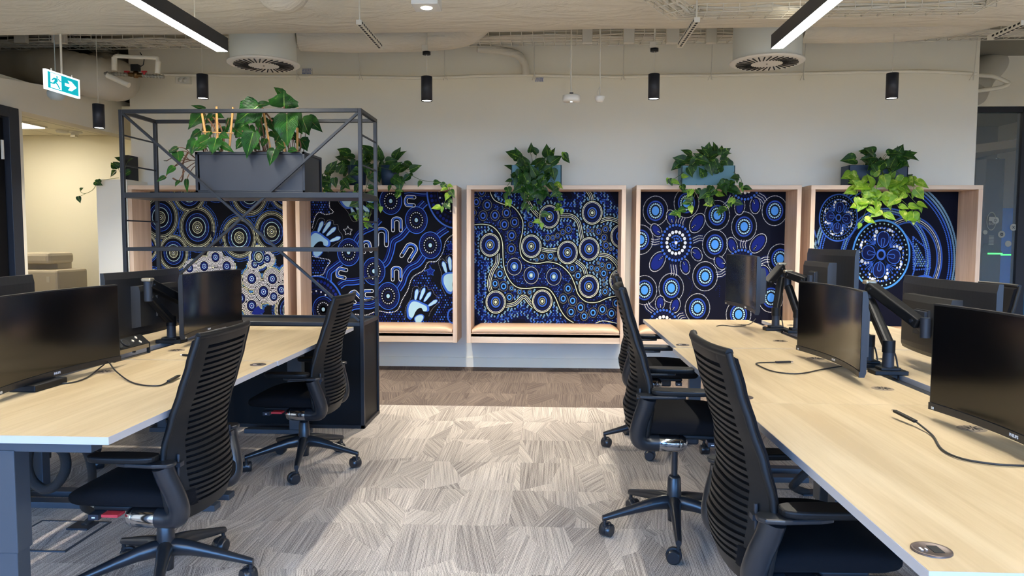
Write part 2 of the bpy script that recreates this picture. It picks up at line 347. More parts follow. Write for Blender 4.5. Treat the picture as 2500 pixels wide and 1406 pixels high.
# dim lobby behind it
LOB = mat('lobby_grey', (96, 94, 86), .8); LOBD = mat('lobby_dark', (40, 42, 44), .6)
struct(MB().b2((2.5, 13.9, 0), (8.2, 14, CZ)).build('wall_lobby', LOB))
m = MB(); p1 = aty(2360, 385, 11.5); p2 = aty(2500, 345, 11.5)
m.prism([(p1.x - .4, p1.z + .0), (p2.x + .6, p2.z - .0), (p2.x + .6, p2.z + .12), (p1.x - .4, p1.z + .12)], lambda p, q: (p, 11.4, q), lambda p, q: (p, 13.8, q), 0)
struct(m.build('ceiling_lobby', mat('lobby_bulkhead', (150, 136, 112), .8)))
a = aty(2412, 400, 11); b = aty(2434, 780, 11)
t = thing('entry_gate', (a.x, 11, 0), 'dark entry gate post with a green light strip behind the glass screen', 'gate')
MB().b2((a.x - .05, 10.95, 0), (b.x - .02, 11.2, 2.5)).build('post', LOBD, t)
a = aty(2402, 594, 10.9); b = aty(2436, 617, 10.9)
MB().prism([(a.x + .03, a.z), (b.x - .06, a.z), (b.x, b.z), (a.x, b.z)], lambda p, q: (p, 10.8, q), lambda p, q: (p, 11.1, q)).build('reader', mat('gate_reader', (30, 44, 36), .3), t)
GRN = mat('green_light', (60, 230, 90), .5, emit=3)
m = MB().b2((a.x, 10.79, b.z - .02), (b.x, 10.8, b.z)); a2 = aty(2443, 619, 11.3); b2 = aty(2484, 622, 11.3); m.b2((a2.x, 11.29, b2.z - .01), (b2.x, 11.31, b2.z + .008)); m.build('light_strip', GRN, t)
a = aty(2440, 508, 12); b = aty(2478, 655, 12)
t = tag(MB().b2((a.x, 12, 0), (a.x + .28, 12.1, a.z)).build('banner', mat('blue_banner', (34, 112, 190), .6)), 'bright blue banner panel standing in the lobby behind the glass', 'banner')
t = tag(MB().b2((a.x + .34, 12.3, 0), (a.x + .75, 12.36, a.z)).build('display_panel', mat('teal_display', (90, 140, 160), .4)), 'pale blue-grey display panel right of the blue banner in the lobby', 'panel')
LW = mat('lobby_window', (150, 160, 150), .5, emit=.35, emit_rgb=(170, 190, 190)); m = MB()
a = aty(2438, 385, 13.8); b = aty(2492, 770, 13.8)
m.b2((a.x, 13.85, b.z), (b.x, 13.88, a.z)); 
for k in range(5): m.b2((a.x, 13.82, a.z - .22 * k), (b.x, 13.85, a.z - .22 * k - .03), 1)
for k in range(4): m.b2((a.x + .12 * k, 13.82, b.z), (a.x + .12 * k + .02, 13.85, a.z), 1)
o = m.build('window_3', [LW, LOBD]); struct(o)
DOT = mat('frosted_dot', (168, 164, 146), .7); DOT2 = mat('frosted_ink', (60, 66, 66), .7)
for (px, py, r, lb) in ((2430, 538, .034, 'round frosted sticker with a dark ring on the glass screen'), (2474, 555, .034, 'round frosted sticker marked x on the glass screen'), (2445, 572, .034, 'plain frosted sticker dot between the ringed and marked ones'), (2405, 567, .022, 'small cream sticker dot at the left of the glass screen'), (2461, 595, .03, 'faint dim sticker dot lowest on the glass screen')):
    p = aty(px, py, 8.70); m = MB(); m.cyl((p.x, 8.702, p.z), (p.x, 8.696, p.z), r * 1.15, n=24)
    if 'ring' in lb: m.cyl((p.x, 8.696, p.z), (p.x, 8.694, p.z), r * .5, n=16, mi=1); m.cyl((p.x, 8.694, p.z), (p.x, 8.692, p.z), r * .25, n=16)
    if 'marked' in lb: m.bar((p.x - .012, 8.694, p.z - .015), (p.x + .012, 8.694, p.z + .015), .004, mi=1); m.bar((p.x + .012, 8.694, p.z - .015), (p.x - .012, 8.694, p.z + .015), .004, mi=1)
    tag(m.build('glass_sticker', [DOT, DOT2]), lb, 'sticker', 'stickers on the glass screen')

def text_mesh(txt, name, size, mtx, mt, parent, depth=.0006, bold=.0):
    c = bpy.data.curves.new('t', 'FONT'); c.body = txt; c.size = size; c.extrude = depth; c.align_x = 'CENTER'; c.align_y = 'CENTER'; c.offset = bold
    o = bpy.data.objects.new('t', c); COL.objects.link(o); dg = bpy.context.evaluated_depsgraph_get(); me = bpy.data.meshes.new_from_object(o.evaluated_get(dg))
    bpy.data.objects.remove(o); me.transform(mtx); me.materials.clear(); me.materials.append(mt)
    r = bpy.data.objects.new(name, me); COL.objects.link(r)
    if parent is not None: r.parent = parent
    return r
p = aty(2421, 540, 8.69)
m = MB(); m.tube([(p.x + .05 * math.cos(a), 8.695, p.z + .1 * math.sin(a)) for a in np.linspace(0, 2 * math.pi, 28)[:-1]], .004, 6, closed=True)
m.b2((p.x - .03, 8.69, p.z), (p.x + .03, 8.696, p.z + .05)); t = m.build('glass_logo', DOT); tag(t, 'tall oval door logo lettered on the glass screen', 'sign')
text_mesh('BIG', 'lettering', .042, Matrix.Translation((p.x, 8.69, p.z - .03)) @ Matrix.Rotation(math.pi / 2, 4, 'X'), DOT, None).parent = t
m = MB()
for k in range(7): m.b2((p.x - .02, 8.693, p.z - .17 - .016 * k), (p.x + .035, 8.697, p.z - .163 - .016 * k))
tag(m.build('glass_notice', DOT), 'small block of frosted text lines below the oval logo', 'sign')

# ------------------------------------------------------------------ ceiling services
def duct(name, pts, r, label, cat='duct', mt=INSUL, n=40, squash=1):
    m = MB(); P = spline(pts, 8) if len(pts) > 2 else [Vector(p) for p in pts]
    m.tube(P, r, n); o = m.build(name, mt); return tag(o, label, cat)
DUCT = thing('main_air_duct', (0, 5.45, 2.87), 'huge pale wrapped duct running across the whole ceiling, with slim side branches', 'duct')
m = MB(); G = []
for i in range(121):
    x = -7 + i * 14 / 120; row = []
    for j in range(40):
        a = 2 * math.pi * j / 40; rr = 1 + .012 * math.sin(x * 3.1 + 2 * math.sin(x * .7)) * math.sin(a * 2 + x)
        row.append((min(x, 6.98), 5.45 + .46 * rr * math.cos(a), 3.12 + .25 * rr * math.sin(a) + .006 * math.sin(x * 1.3)))
    G.append(row)
m.grid(G, closed=True); m.build('trunk', INSUL, DUCT)
for pts in ([(-2.165, 6.52, 3.13), (-1.6, 6.55, 3.12), (-.85, 6.5, 3.13), (-.6, 6.25, 3.17), (-.55, 5.85, 3.2)], [(2.095, 6.45, 3.14), (2.8, 6.45, 3.14), (3.3, 6.3, 3.16), (3.75, 5.8, 3.18)]):
    MB().tube(spline(pts, 8), .15, 40).build('branch', INSUL, DUCT)
# banded duct crossing over the low left wall
P = spline([(-7.5, 7.75, 3.16), (-5.6, 7.5, 3.12), (-4.95, 7.25, 3.03), (-4.5, 7.02, 2.91), (-4.27, 7.0, 2.86), (-4.22, 7.2, 2.88), (-4.4, 7.42, 2.95), (-4.66, 7.7, 3.08), (-4.72, 8.6, 3.17)], 10); rs = [.19 + (.009 if i % 4 == 0 else 0) for i in range(len(P))]
m = MB(); m.tube(P, rs, 36); tag(m.build('banded_duct', mat('grey_duct', (190, 184, 168), .7, bump=.1, bscale=30)), 'round banded duct sloping over the low wall at the upper left', 'duct')
m = MB(); p = aty(690, -25, 4.3); m.lathe(p, [(.0, -.125), (.06, -.118), (.11, -.09), (.15, -.03), (.17, .04), (.18, .3)], 28); tag(m.build('duct_elbow', INSUL), 'rounded beige duct stub poking down at the top edge', 'duct')
duct('duct_bend', [aty(2520, 95, 9.2), aty(2470, 130, 9.0), aty(2400, 175, 8.6), aty(2370, 230, 8.4)], .16, 'short wrapped duct bending down above the glass screen', mt=mat('dim_wrap', (205, 200, 186), .8))
duct('lobby_pipe', [aty(2384, 184, 8.2), aty(2420, 186, 8.2), aty(2450, 196, 8.2), aty(2462, 205, 8.2), aty(2440, 214, 8.2), aty(2385, 222, 8.2)], .022, 'thin white pipe looping beyond the right end of the wall', 'pipe', WALL, 10)
duct('flexible_conduit', [aty(1165, 118, 7.5), aty(1215, 122, 7.55), aty(1262, 133, 7.6), aty(1280, 155, 7.62), aty(1284, 181, 7.65)], .04, 'thick wrapped conduit curving down the wall to the thin pipe', 'pipe', INSUL, 14)

def tray(name, path, w, h, label, step=.1, cables=7, seed=1, rungs=True):
    """wire cable tray along a polyline with loose cables in it"""
    rnd = random.Random(seed); t = thing(name, tuple(path[0]), label, 'cable tray'); P = [Vector(p) for p in path]; m = MB()
    def side(i):
        d = (P[min(i + 1, len(P) - 1)] - P[max(i - 1, 0)]).normalized(); return d.cross(Vector((0, 0, 1))).normalized()
    for (dx, dz) in ((-w / 2, h), (-w / 2, h * .5), (-w / 2, 0), (-w / 6, 0), (w / 6, 0), (w / 2, 0), (w / 2, h * .5), (w / 2, h)):
        m.tube([P[i] + side(i) * dx + Vector((0, 0, dz)) for i in range(len(P))], .0035, 5)
    for i in range(len(P) - 1):
        L = (P[i + 1] - P[i]).length; s = (P[i + 1] - P[i]).normalized().cross(Vector((0, 0, 1))).normalized()
        for k in range(int(L / step)):
            q = P[i].lerp(P[i + 1], (k + .5) * step / L)
            m.tube([q - s * w / 2 + Vector((0, 0, h)), q - s * w / 2, q + s * w / 2, q + s * w / 2 + Vector((0, 0, h))], .0035, 5)
    m.build('wire_tray', GALV, t); m = MB()
    for c in range(cables):
        dx = (rnd.random() - .5) * w * .8; r = rnd.choice((.006, .009, .014)); pts = []
        for i in range(len(P) - 1):
            for k in range(8): 
                q = P[i].lerp(P[i + 1], k / 8); pts.append(q + side(i) * (dx + rnd.uniform(-.015, .015)) + Vector((0, 0, r + .006 + rnd.uniform(0, .03))))
        pts.append(P[-1] + side(len(P) - 1) * dx + Vector((0, 0, r)))
        m.tube(pts, r, 7)
    m.build('cables', GALV, t); return t
tray('cable_tray', [(-7, 7.0, 3.17), (-4.2, 7.0, 3.17), (-2.6, 7.0, 3.17), (0, 7.0, 3.165), (3, 7.0, 3.17), (7, 7.0, 3.2)], .3, .1, 'long wire cable tray running across behind the main duct', cables=9)
tray('cable_tray', [aty(205, 106, 7.25), aty(262, 133, 8.0), aty(330, 168, 9.4)], .2, .06, 'short wire cable tray angled back above the side room opening', cables=5, seed=3)
tray('cable_tray', [aty(1590, -12, 4.6), aty(1662, 42, 4.84), aty(1700, 39, 4.85), aty(2390, 26, 4.85), aty(2440, -14, 4.7)], .16, .05, 'slim wire cable tray kinked in front of the duct, upper right', step=.1, cables=6, seed=5)
# rectangular hangers in the gap above the tray
for (x0, x1, lb) in ((1421, 1446, 'pale flat riser duct first right of the sensor cable'), (1521, 1548, 'pale flat riser duct left of the second lamp from the right'), (1625, 1657, 'pale flat riser duct right of the second lamp from the right'), (1722, 1748, 'pale flat riser duct nearest the right diffuser'), (43, 70, 'pale flat riser duct at the far upper left'), (134, 165, 'pale flat riser duct just right of the exit sign rod')):
    a = aty(x0, 108, 6.82); b = aty(x1, 80, 6.82)
    tag(MB().b2((a.x, 6.77, a.z), (b.x, 6.82, CZ)).build('riser_duct', GALV, bevel=.004), lb, 'duct')
# thin pipe along the wall with its rods
m = MB(); pp = [aty(x, y, 7.70) for x, y in ((395, 182), (560, 184), (720, 186), (880, 187), (1040, 190), (1180, 185), (1304, 184), (1420, 186), (1523, 187), (1640, 184), (1740, 184), (1850, 181), (1965, 179), (2100, 176), (2250, 174), (2384, 180))]
m.tube(spline(pp, 4), .016, 10); t = m.build('water_pipe', WALL); tag(t, 'thin white pipe running along the top of the back wall', 'pipe')
m = None
for x in (722, 876, 1085, 1304, 1523, 1738, 1965, 2383):
    q = aty(x, 184, 7.62); mm = MB(); mm.tube([(q.x, 7.66, q.z - .03), (q.x, 7.62, CZ)], .004, 6); mm.tube([(q.x - .02, 7.70, q.z - .03), (q.x, 7.67, q.z + .03), (q.x + .02, 7.70, q.z - .03)], .004, 5); mm.build('hanger_rod', GALV, t)
# valve manifold
t = thing('valve_manifold', tuple(aty(330, 180, 6.72)), 'pipe manifold with red-handled valves and an insulated bypass loop', 'valve manifold')
BR = mat('brass', (120, 92, 60), .4, 1); ZN = mat('zinc_pipe', (170, 168, 158), .35, .8)
A = lambda x, y, Y=6.72: aty(x, y, Y)
m = MB(); m.tube([A(255, 179), A(400, 187)], .012, 10); m.build('run_pipe', ZN, t)
m = MB()
for x in range(262, 400, 8): q = A(x, 179 + (x - 255) * .055); m.tube([q - Vector((.006, 0, 0)), q + Vector((.006, 0, 0))], .019, 10)
m.build('couplings', ZN, t)
for x in (310, 352): q = A(x, 183 - 8); m = MB(); m.box(q, (.045, .02, .012)); m.box(q - Vector((0, 0, .015)), (.02, .02, .03)); m.build('valve_handle', RED, t)
m = MB(); q = A(332, 182); m.lathe(q, [(0, -.03), (.02, -.03), (.028, 0), (.02, .03), (0, .03)], 14); m.tube([A(315, 182), A(348, 184)], .02, 10); m.build('valve_body', BR, t)
m = MB(); m.box(A(331, 166), (.07, .05, .06)); m.tube([A(338, 166), A(350, 158), A(352, 145), A(342, 128)], .005, 6); m.build('actuator', BLACKP, t, bevel=.005)
m = MB(); m.tube([A(279, 172), A(279, 140)], .024, 12); m.tube([A(384, 180), A(386, 150)], .024, 12); m.tube([A(283, 137), A(380, 141)], .018, 12); m.tube([A(279, 146), A(281, 138), A(290, 136)], .02, 10); m.tube([A(386, 152), A(384, 142), A(374, 141)], .02, 10); m.build('insulated_loop', WALL, t)
m = MB(); m.tube([A(262, 184), A(315, 208)], .025, 12); m.build('drain_pipe', WALL, t)
# socket box
t = thing('wall_socket', tuple(A(447, 196, 7.74)), 'white double socket box high on the wall, left', 'socket')
a, b = A(430, 188, 7.72), A(465, 204, 7.72); MB().b2((a.x, 7.70, b.z), (b.x, 7.755, a.z)).build('box', WHITEP, t, bevel=.005)
for x in (440, 452):
    q = A(x, 195, 7.70); m = MB(); m.lathe((0, 0, 0), [(.02, .0), (.024, .006), (.0, .006)], 18); m.v = [(q.x + v[0], 7.70 - v[2], q.z + v[1]) for v in m.v]; m.b2((q.x - .008, 7.692, q.z - .002), (q.x - .004, 7.694, q.z + .002), 1); m.b2((q.x + .004, 7.692, q.z - .002), (q.x + .008, 7.694, q.z + .002), 1); m.build('outlet', [WHITEP, DARK], t)
# pipe labels
LB = mat('blue_print', (70, 90, 150), .7)
for (x0, y0, x1, y1, lb) in ((737, 167, 762, 182, 'small blue and white label on the wall beside the left diffuser'), (1306, 189, 1328, 200, 'small blue and white label just under the thin wall pipe')):
    a, b = A(x0, y0, 7.745), A(x1, y1, 7.745); m = MB().b2((a.x, 7.745, b.z), (b.x, 7.755, a.z)); rnd = random.Random(x0)
    for r_ in range(4):
        x = a.x + .004
        while x < b.x - .012:
            w_ = rnd.uniform(.004, .016); z = a.z - (r_ + .6) * (a.z - b.z) / 4.6; m.b2((x, 7.743, z - .004), (min(x + w_, b.x - .003), 7.7452, z + .003), 1); x += w_ + .004
    tag(m.build('pipe_label', [WHITEP, LB]), lb, 'label')
# swirl diffusers
def diffuser(x, y, z, label):
    t = thing('swirl_diffuser', (x, y, z), label, 'air diffuser', 'round swirl diffusers')
    MB().lathe((0, 0, 0), [(.275, .01), (.275, .32)], 48).build('collar', mat('diffuser_grey', (222, 224, 214), .6), t, local=True)
    m = MB().lathe((0, 0, 0), [(0, -.004), (.10, -.004), (.27, 0), (.3, .006), (.302, .016), (.275, .02)], 48)
    for k in range(32):
        a = 2 * math.pi * k / 32; c, s_ = math.cos(a), math.sin(a); rot = Matrix.Rotation(a + .22, 3, 'Z')
        m.box((.188 * c, .188 * s_, -.0045), (.125, .0085, .006), rot, 1)
    m.cyl((0, 0, -.007), (0, 0, 0), .006, mi=1); m.build('slotted_face', [WHITEP, DARK], t, local=True)
    return t
diffuser(-2.45, 6.4, 2.83, 'round slotted ceiling diffuser on the left, above the shelf unit')
diffuser(1.81, 6.4, 2.812, 'round slotted ceiling diffuser on the right, beside the linear lamp end')
# pendant spot cylinders
def pendant(x, y, z, ztop, label, canopy, W=1):
    t = thing('pendant_lamp', (x, y, z), label, 'lamp', 'black cylinder pendants')
    MB().lathe((0, 0, 0), [(.04, .004), (.047, 0), (.047, .205), (.0, .205)], 28).build('housing', BLACKM, t, local=True)
    MB().lathe((0, 0, 0), [(0, .006), (.04, .006)], 24).build('lens', SPOTGLOW, t, local=True)
    MB().tube([(0, 0, .2), (0, 0, CZ - z)], .0025 if not canopy else .0025, 6).build('suspension_cable', GALV, t, local=True)
    if canopy: MB().lathe((0, 0, ztop - z - .025), [(0, 0), (.034, 0), (.034, .025), (0, .025)], 20).build('ceiling_rose', BLACKP, t, local=True)
    if canopy: m = MB(); m.tube([(0, 0, ztop - z), (0, 0, CZ - z)], .007, 8); m.box((-.015, .0, ztop - z + .03), (.05, .02, .05)); m.build('drop_rod', GALV, t, local=True)
    l = bpy.data.lights.new('spot', 'SPOT'); l.energy = SPOT_W * W; l.spot_size = math.radians(125); l.spot_blend = 1.0; l.color = (1, .92, .78); l.shadow_soft_size = .03
    o = bpy.data.objects.new('lamp_light', l); COL.objects.link(o); o.parent = t; o.location = (0, 0, -.01)
    return t
pendant(-3.895, 6.35, 2.294, 2.9, 'short black cylinder pendant lowest and leftmost, beside the opening', False, .3)
pendant(-2.97, 6.35, 2.541, CZ, 'short black cylinder pendant above the left part of the shelf unit', False)
pendant(-1.033, 6.35, 2.509, 2.92, 'short black cylinder pendant with a visible ceiling rose, right of the shelf unit', True)
pendant(.873, 6.35, 2.515, 2.93, 'short black cylinder pendant between the two booths right of centre', True)
pendant(2.814, 6.35, 2.507, CZ, 'short black cylinder pendant rightmost, above the last booth', False, 1.5)
# wireless unit and sensor
t = thing('wireless_unit', tuple(A(1395, 240, 6.2)), 'flat white wireless unit with a lit dot, hanging on a cable', 'access point')
q = A(1395, 240, 6.2); m = MB(); G = []
for (s, z) in ((.0, -.028), (.9, -.028), (1, -.01), (.95, .022), (.7, .03), (0, .03)):
    G.append([(q.x + s * .075 * (abs(math.cos(a)) ** .7) * (1 if math.cos(a) > 0 else -1), q.y + s * .06 * math.sin(a), q.z + z) for a in np.linspace(0, 2 * math.pi, 33)[:-1]])
m.grid(G, closed=True); m.build('body', WHITEP, t); MB().lathe((q.x, q.y, q.z - .028), [(0, -.002), (.009, -.001)], 12).build('status_light', mat('status', (210, 240, 255), .5, emit=6), t)
m = MB(); m.box((q.x, q.y, q.z + .035), (.03, .03, .02)); m.build('cable_boot', BLACKP, t)
MB().tube(spline([(q.x, q.y, q.z + .04), (q.x - .004, q.y, q.z + .12), (q.x - .006, q.y, q.z + .3), (q.x - .003, q.y, CZ)]), .006, 8).build('cable', GALV, t)
t = thing('ceiling_sensor', tuple(A(1464, 240, 6.2)), 'small white bowl-shaped sensor hanging right of the wireless unit', 'sensor')
q = A(1464, 240, 6.2); MB().lathe(q, [(0, -.03), (.025, -.03), (.036, -.012), (.044, .012), (.04, .016), (0, .016)], 24).build('body', WHITEP, t)
MB().tube(spline([(q.x, q.y, q.z + .016), (q.x + .003, q.y, q.z + .1), (q.x, q.y, q.z + .3), (q.x + .003, q.y, CZ)]), .005, 8).build('cable', GALV, t)
MB().tube(spline([(q.x - .012, q.y, q.z + .016), (q.x - .016, q.y, q.z + .05), (q.x - .002, q.y, q.z + .09)]), .003, 6).build('cable', GALV, t)
# slotted strut channels
def strut(a, b, label, rod=None):
    t = thing('strut_channel', tuple(a), label, 'bracket'); a, b = Vector(a), Vector(b); m = MB(); m.bar(a, b, .035, .03)
    for k in range(int((b - a).length / .045)):
        q = a.lerp(b, (k + .5) * .045 / (b - a).length); m.box(q + Vector((0, 0, -.0155)), (.014, .024, .003), mi=1); m.box(q + Vector((.0178 if a.x < 0 else -.0178, 0, 0)), (.002, .024, .012), mi=1)
    m.build('channel', [GALV, DARK], t)
    if rod: MB().tube([Vector(rod), Vector((rod[0], rod[1], CZ))], .006, 8).build('rod', GALV, t)
za = 2.70
a = atz(876, 54, za); strut(a, (a.x, a.y + .62, za), 'slotted steel channel under the duct left of centre', (a.x, a.y + .02, za))
a = atz(1702, 48, za); strut(a, (a.x, a.y + .62, za), 'slotted steel channel under the duct right of centre', (a.x, a.y + .02, za))
a = atz(2500, 55, za); b = atz(2412, 93, za); strut(a, (a.x, b.y, za), 'slotted steel channel under the duct at the far right')
# square light and exit sign
t = thing('square_downlight', tuple(aty(1036, -8, 3.9)), 'square white downlight box cut by the top edge', 'lamp')
q = aty(1036, 9, 3.9); MB().b2((q.x - .07, q.y, q.z), (q.x + .07, q.y + .14, q.z + .09)).build('housing', WHITEP, t, bevel=.004); MB().lathe((q.x, q.y + .07, q.z - .001), [(0, 0), (.03, 0)], 20).build('lens', SPOTGLOW, t)
t = thing('exit_sign', (-3.69, 5.4, 2.45), 'hanging green exit sign with a running figure and an arrow', 'sign')
TQ = mat('sign_green', (0, 150, 160), .5, emit=1.0, emit_rgb=(0, 150, 165)); SW = mat('sign_white', (255, 255, 255), .5, emit=1.6)
x0 = -3.69; ya, yb, z0, z1 = 5.38, 5.78, 2.44, 2.585
MB().b2((x0 - .02, ya, z0), (x0, yb, z1)).build('case', SW, t)
m = MB(); m.b2((x0, ya + .022, z0 + .013), (x0 + .002, yb - .022, z1 - .013)); m.build('green_panel', TQ, t)
U = lambda u, v: (ya + .022 + u * (yb - ya - .044), z0 + .013 + v * (z1 - z0 - .026)); m = MB()
def sp(poly, e, mi): m.prism([U(*p) for p in poly], lambda p, q: (x0 + e, p, q), lambda p, q: (x0 + e + .001, p, q), mi)
sp([(.08, .06), (.42, .06), (.42, .96), (.08, .96)], .002, 0)
sp([(.54, .42), (.54, .60), (.72, .60), (.64, .80), (.76, .80), (.93, .51), (.76, .2), (.64, .2), (.72, .42)], .002, 0)
m.lathe((0, 0, 0), [(0, 0), (.009, 0)], 14); k = len(m.v); c_ = U(.28, .80)
for i in range(k - 28, k): m.v[i] = (x0 + .0035, c_[0] + m.v[i][0], c_[1] + m.v[i][1])
for f_ in range(len(m.m) - 14, len(m.m)): m.m[f_] = 1
for po in ([(.18, .72), (.28, .72), (.31, .56), (.24, .38), (.17, .42), (.2, .56)], [(.28, .70), (.36, .56), (.42, .56), (.42, .62), (.37, .64), (.31, .74)], [(.18, .72), (.1, .54), (.13, .5), (.2, .62)],
           [(.17, .46), (.24, .44), (.19, .3), (.06, .3), (.06, .38), (.15, .38)], [(.23, .44), (.3, .4), (.38, .12), (.34, .08), (.28, .3), (.21, .4)]): sp(po, .003, 1)
m.build('pictogram', [SW, TQ], t)
MB().tube([(x0 - .01, 5.58, z1), (x0 - .01, 5.58, CZ)], .008, 8).build('hanging_rod', GALV, t)
m = MB(); 
for y in (5.46, 5.70): m.tube([(x0 - .01, y, z1), (x0 - .01, y, z1 + .02)], .006, 8)
m.build('clips', WHITEP, t)
q = aty(137, 232, 6.3); tag(MB().lathe(q, [(0, -.045), (.04, -.04), (.065, -.015), (.07, .02), (.06, .04), (0, .04)], 22).tube([q, (q.x, q.y, CZ)], .004, 6).build('domed_sensor', mat('bluish_plastic', (190, 205, 210), .4)), 'white domed sensor hanging just below the exit sign', 'sensor')
# linear pendants over the desk rows
def linear(x, y0, y1, label, hang):
    t = thing('linear_pendant', (x, y0, 2.6), label, 'lamp', 'long black linear pendants')
    m = MB(); m.b2((x - .04, y0, 2.602), (x - .036, y1, 2.69)); m.b2((x + .036, y0, 2.602), (x + .04, y1, 2.69)); m.b2((x - .036, y0, 2.612), (x + .036, y1, 2.69)); m.b2((x - .04, y0, 2.602), (x + .04, y0 + .003, 2.69)); m.b2((x - .04, y1 - .003, 2.602), (x + .04, y1, 2.69)); m.build('housing', BLACKM, t)
    MB().b2((x - .0355, y0 + .003, 2.6005), (x + .0355, y1 - .003, 2.6115)).build('diffuser', GLOW, t)
    MB().b2((x - .03, y0 + .01, 2.6895), (x + .03, y1 - .01, 2.6915)).build('upward_fill', UPFILL, t)  # added upward fill, not a known part of the lamp
    for y in hang: MB().tube([(x, y, 2.69), (x, y, CZ)], .003, 6).build('suspension_wire', GALV, t)
linear(-2.2, 1.7, 5.01, 'long lit black linear lamp hanging over the left desks', (2.6, 4.62))
linear(1.495, 1.4, 5.06, 'long lit black linear lamp hanging over the right desks', (2.4, 4.62))

linear(-2.2, -2.4, 1.1, 'unseen black linear fill lamp added behind the viewpoint, left', (-1.5, .4))  # this lamp and the next two are added out of view for ambient fill
linear(1.495, -2.4, .8, 'unseen black linear fill lamp added behind the viewpoint, right', (-1.5, .2))
linear(5.2, 1.4, 5.06, 'unseen black linear fill lamp added far to the right', (2.4, 4.3))  # added side fill, out of view

# ------------------------------------------------------------------ dot paintings
NV = mat('art_navy', (7, 8, 26), .7, spec=.15); NB = mat('art_black_navy', (6, 6, 13), .7, spec=.15); RB = mat('art_royal', (18, 34, 112), .7, spec=.15); BB = mat('art_blue', (38, 92, 190), .55)
SB = mat('art_sky_blue', (70, 150, 225), .55); ST = mat('art_steel', (112, 150, 172), .55); PL = mat('art_pale_aqua', (176, 212, 216), .55); CRM = mat('art_cream', (226, 224, 176), .55)
WH = mat('art_white', (236, 232, 224), .55); DB = mat('art_deep_blue', (14, 22, 66), .7, spec=.15); OC = mat('art_ochre', (150, 144, 112), .55)
AM = [NV, NB, RB, BB, SB, ST, PL, CRM, WH, DB, OC]
nv, nb, rb, bb, sb, st, pl, crm, wh, db, oc = range(11)
AY = 7.70
class Art:
    """paint in picture units of one panel: flat shapes stacked in thin layers on the board"""
    def __init__(s, scale, ox, oy, x0, x1, z0, z1):
        s.k, s.ox, s.oy = scale, ox, oy; s.m = MB(); s.x0, s.x1, s.z0, s.z1 = x0, x1, z0, z1
        c = [s.w(0, 0), s.w(100, 0), s.w(0, 100)]; s.o = c[0]; s.ux = (c[1].x - c[0].x) / 100; s.uz = (c[2].z - c[0].z) / 100
    def w(s, x, y): return aty(s.ox + x / s.k, s.oy + y / s.k, AY)
    def P(s, x, y, l): return (min(max(s.o.x + x * s.ux, s.x0), s.x1), AY - .0015 - l * .0005, min(max(s.o.z + y * s.uz, s.z0), s.z1))
    def inside(s, x, y): X = s.o.x + x * s.ux; Z = s.o.z + y * s.uz; return s.x0 - .01 < X < s.x1 + .01 and s.z0 - .01 < Z < s.z1 + .01
    def poly(s, pts, l, c):
        if not any(s.inside(*p) for p in pts): return
        s.m.add([s.P(x, y, l) for x, y in pts], [tuple(range(len(pts)))], c)
    def ell(s, x, y, rx, ry, l, c, n=None, rot=0):
        n = n or (7 if rx < 9 else 12 if rx < 25 else 28 if rx < 60 else 44); ca, sa = math.cos(rot), math.sin(rot)
        s.poly([(x + rx * math.cos(t) * ca - ry * math.sin(t) * sa, y + rx * math.cos(t) * sa + ry * math.sin(t) * ca) for t in [2 * math.pi * i / n for i in range(n)]], l, c)
    def ring(s, x, y, rx, ry, w, l, c, n=48):
        o = len(s.m.v); vs = []
        for i in range(n):
            t = 2 * math.pi * i / n
            vs += [s.P(x + (rx + w / 2) * math.cos(t), y + (ry + w / 2) * math.sin(t), l), s.P(x + (rx - w / 2) * math.cos(t), y + (ry - w / 2) * math.sin(t), l)]
        s.m.add(vs, [(2 * i, 2 * i + 1, (2 * i + 3) % (2 * n), (2 * i + 2) % (2 * n)) for i in range(n)], c)
    def dots(s, x, y, rx, ry, n, r, l, c, a0=0, a1=2 * math.pi, ok=None):
        for i in range(n):
            t = a0 + (a1 - a0) * i / n; px, py = x + rx * math.cos(t), y + ry * math.sin(t)
            if s.inside(px, py) and (ok is None or ok(px, py)): s.ell(px, py, r, r * 1.12, l, c)
    def line(s, pts, w, l, c, k=6, raw=False):
        P = [(p[0], p[1]) for p in (pts if raw else spline(pts, k))]; vs = []
        for i, p in enumerate(P):
            a, b = P[max(i - 1, 0)], P[min(i + 1, len(P) - 1)]; dx, dy = b[0] - a[0], b[1] - a[1]; L = math.hypot(dx, dy) or 1
            vs += [s.P(p[0] - dy / L * w / 2, p[1] + dx / L * w / 2, l), s.P(p[0] + dy / L * w / 2, p[1] - dx / L * w / 2, l)]
        s.m.add(vs, [(2 * i, 2 * i + 1, 2 * i + 3, 2 * i + 2) for i in range(len(P) - 1)], c); return P
    def dotline(s, pts, step, r, l, c, off=0, k=6):
        P = [(p[0], p[1]) for p in spline(pts, k)]; acc = 0
        for a, b in zip(P[:-1], P[1:]):
            L = math.hypot(b[0] - a[0], b[1] - a[1]) or 1e-6; nx, ny = -(b[1] - a[1]) / L, (b[0] - a[0]) / L
            while acc < L:
                x, y = a[0] + (b[0] - a[0]) * acc / L + nx * off, a[1] + (b[1] - a[1]) * acc / L + ny * off
                if s.inside(x, y): s.ell(x, y, r, r * 1.1, l, c)
                acc += step
            acc -= L
    def board(s, c): s.m.b2((s.x0, AY, s.z0), (s.x1, AY + .03, s.z1), c)

def ctr_spacing(rx, ry, step): return max(6, int(2 * math.pi * math.sqrt((rx * rx + ry * ry) / 2) / step))

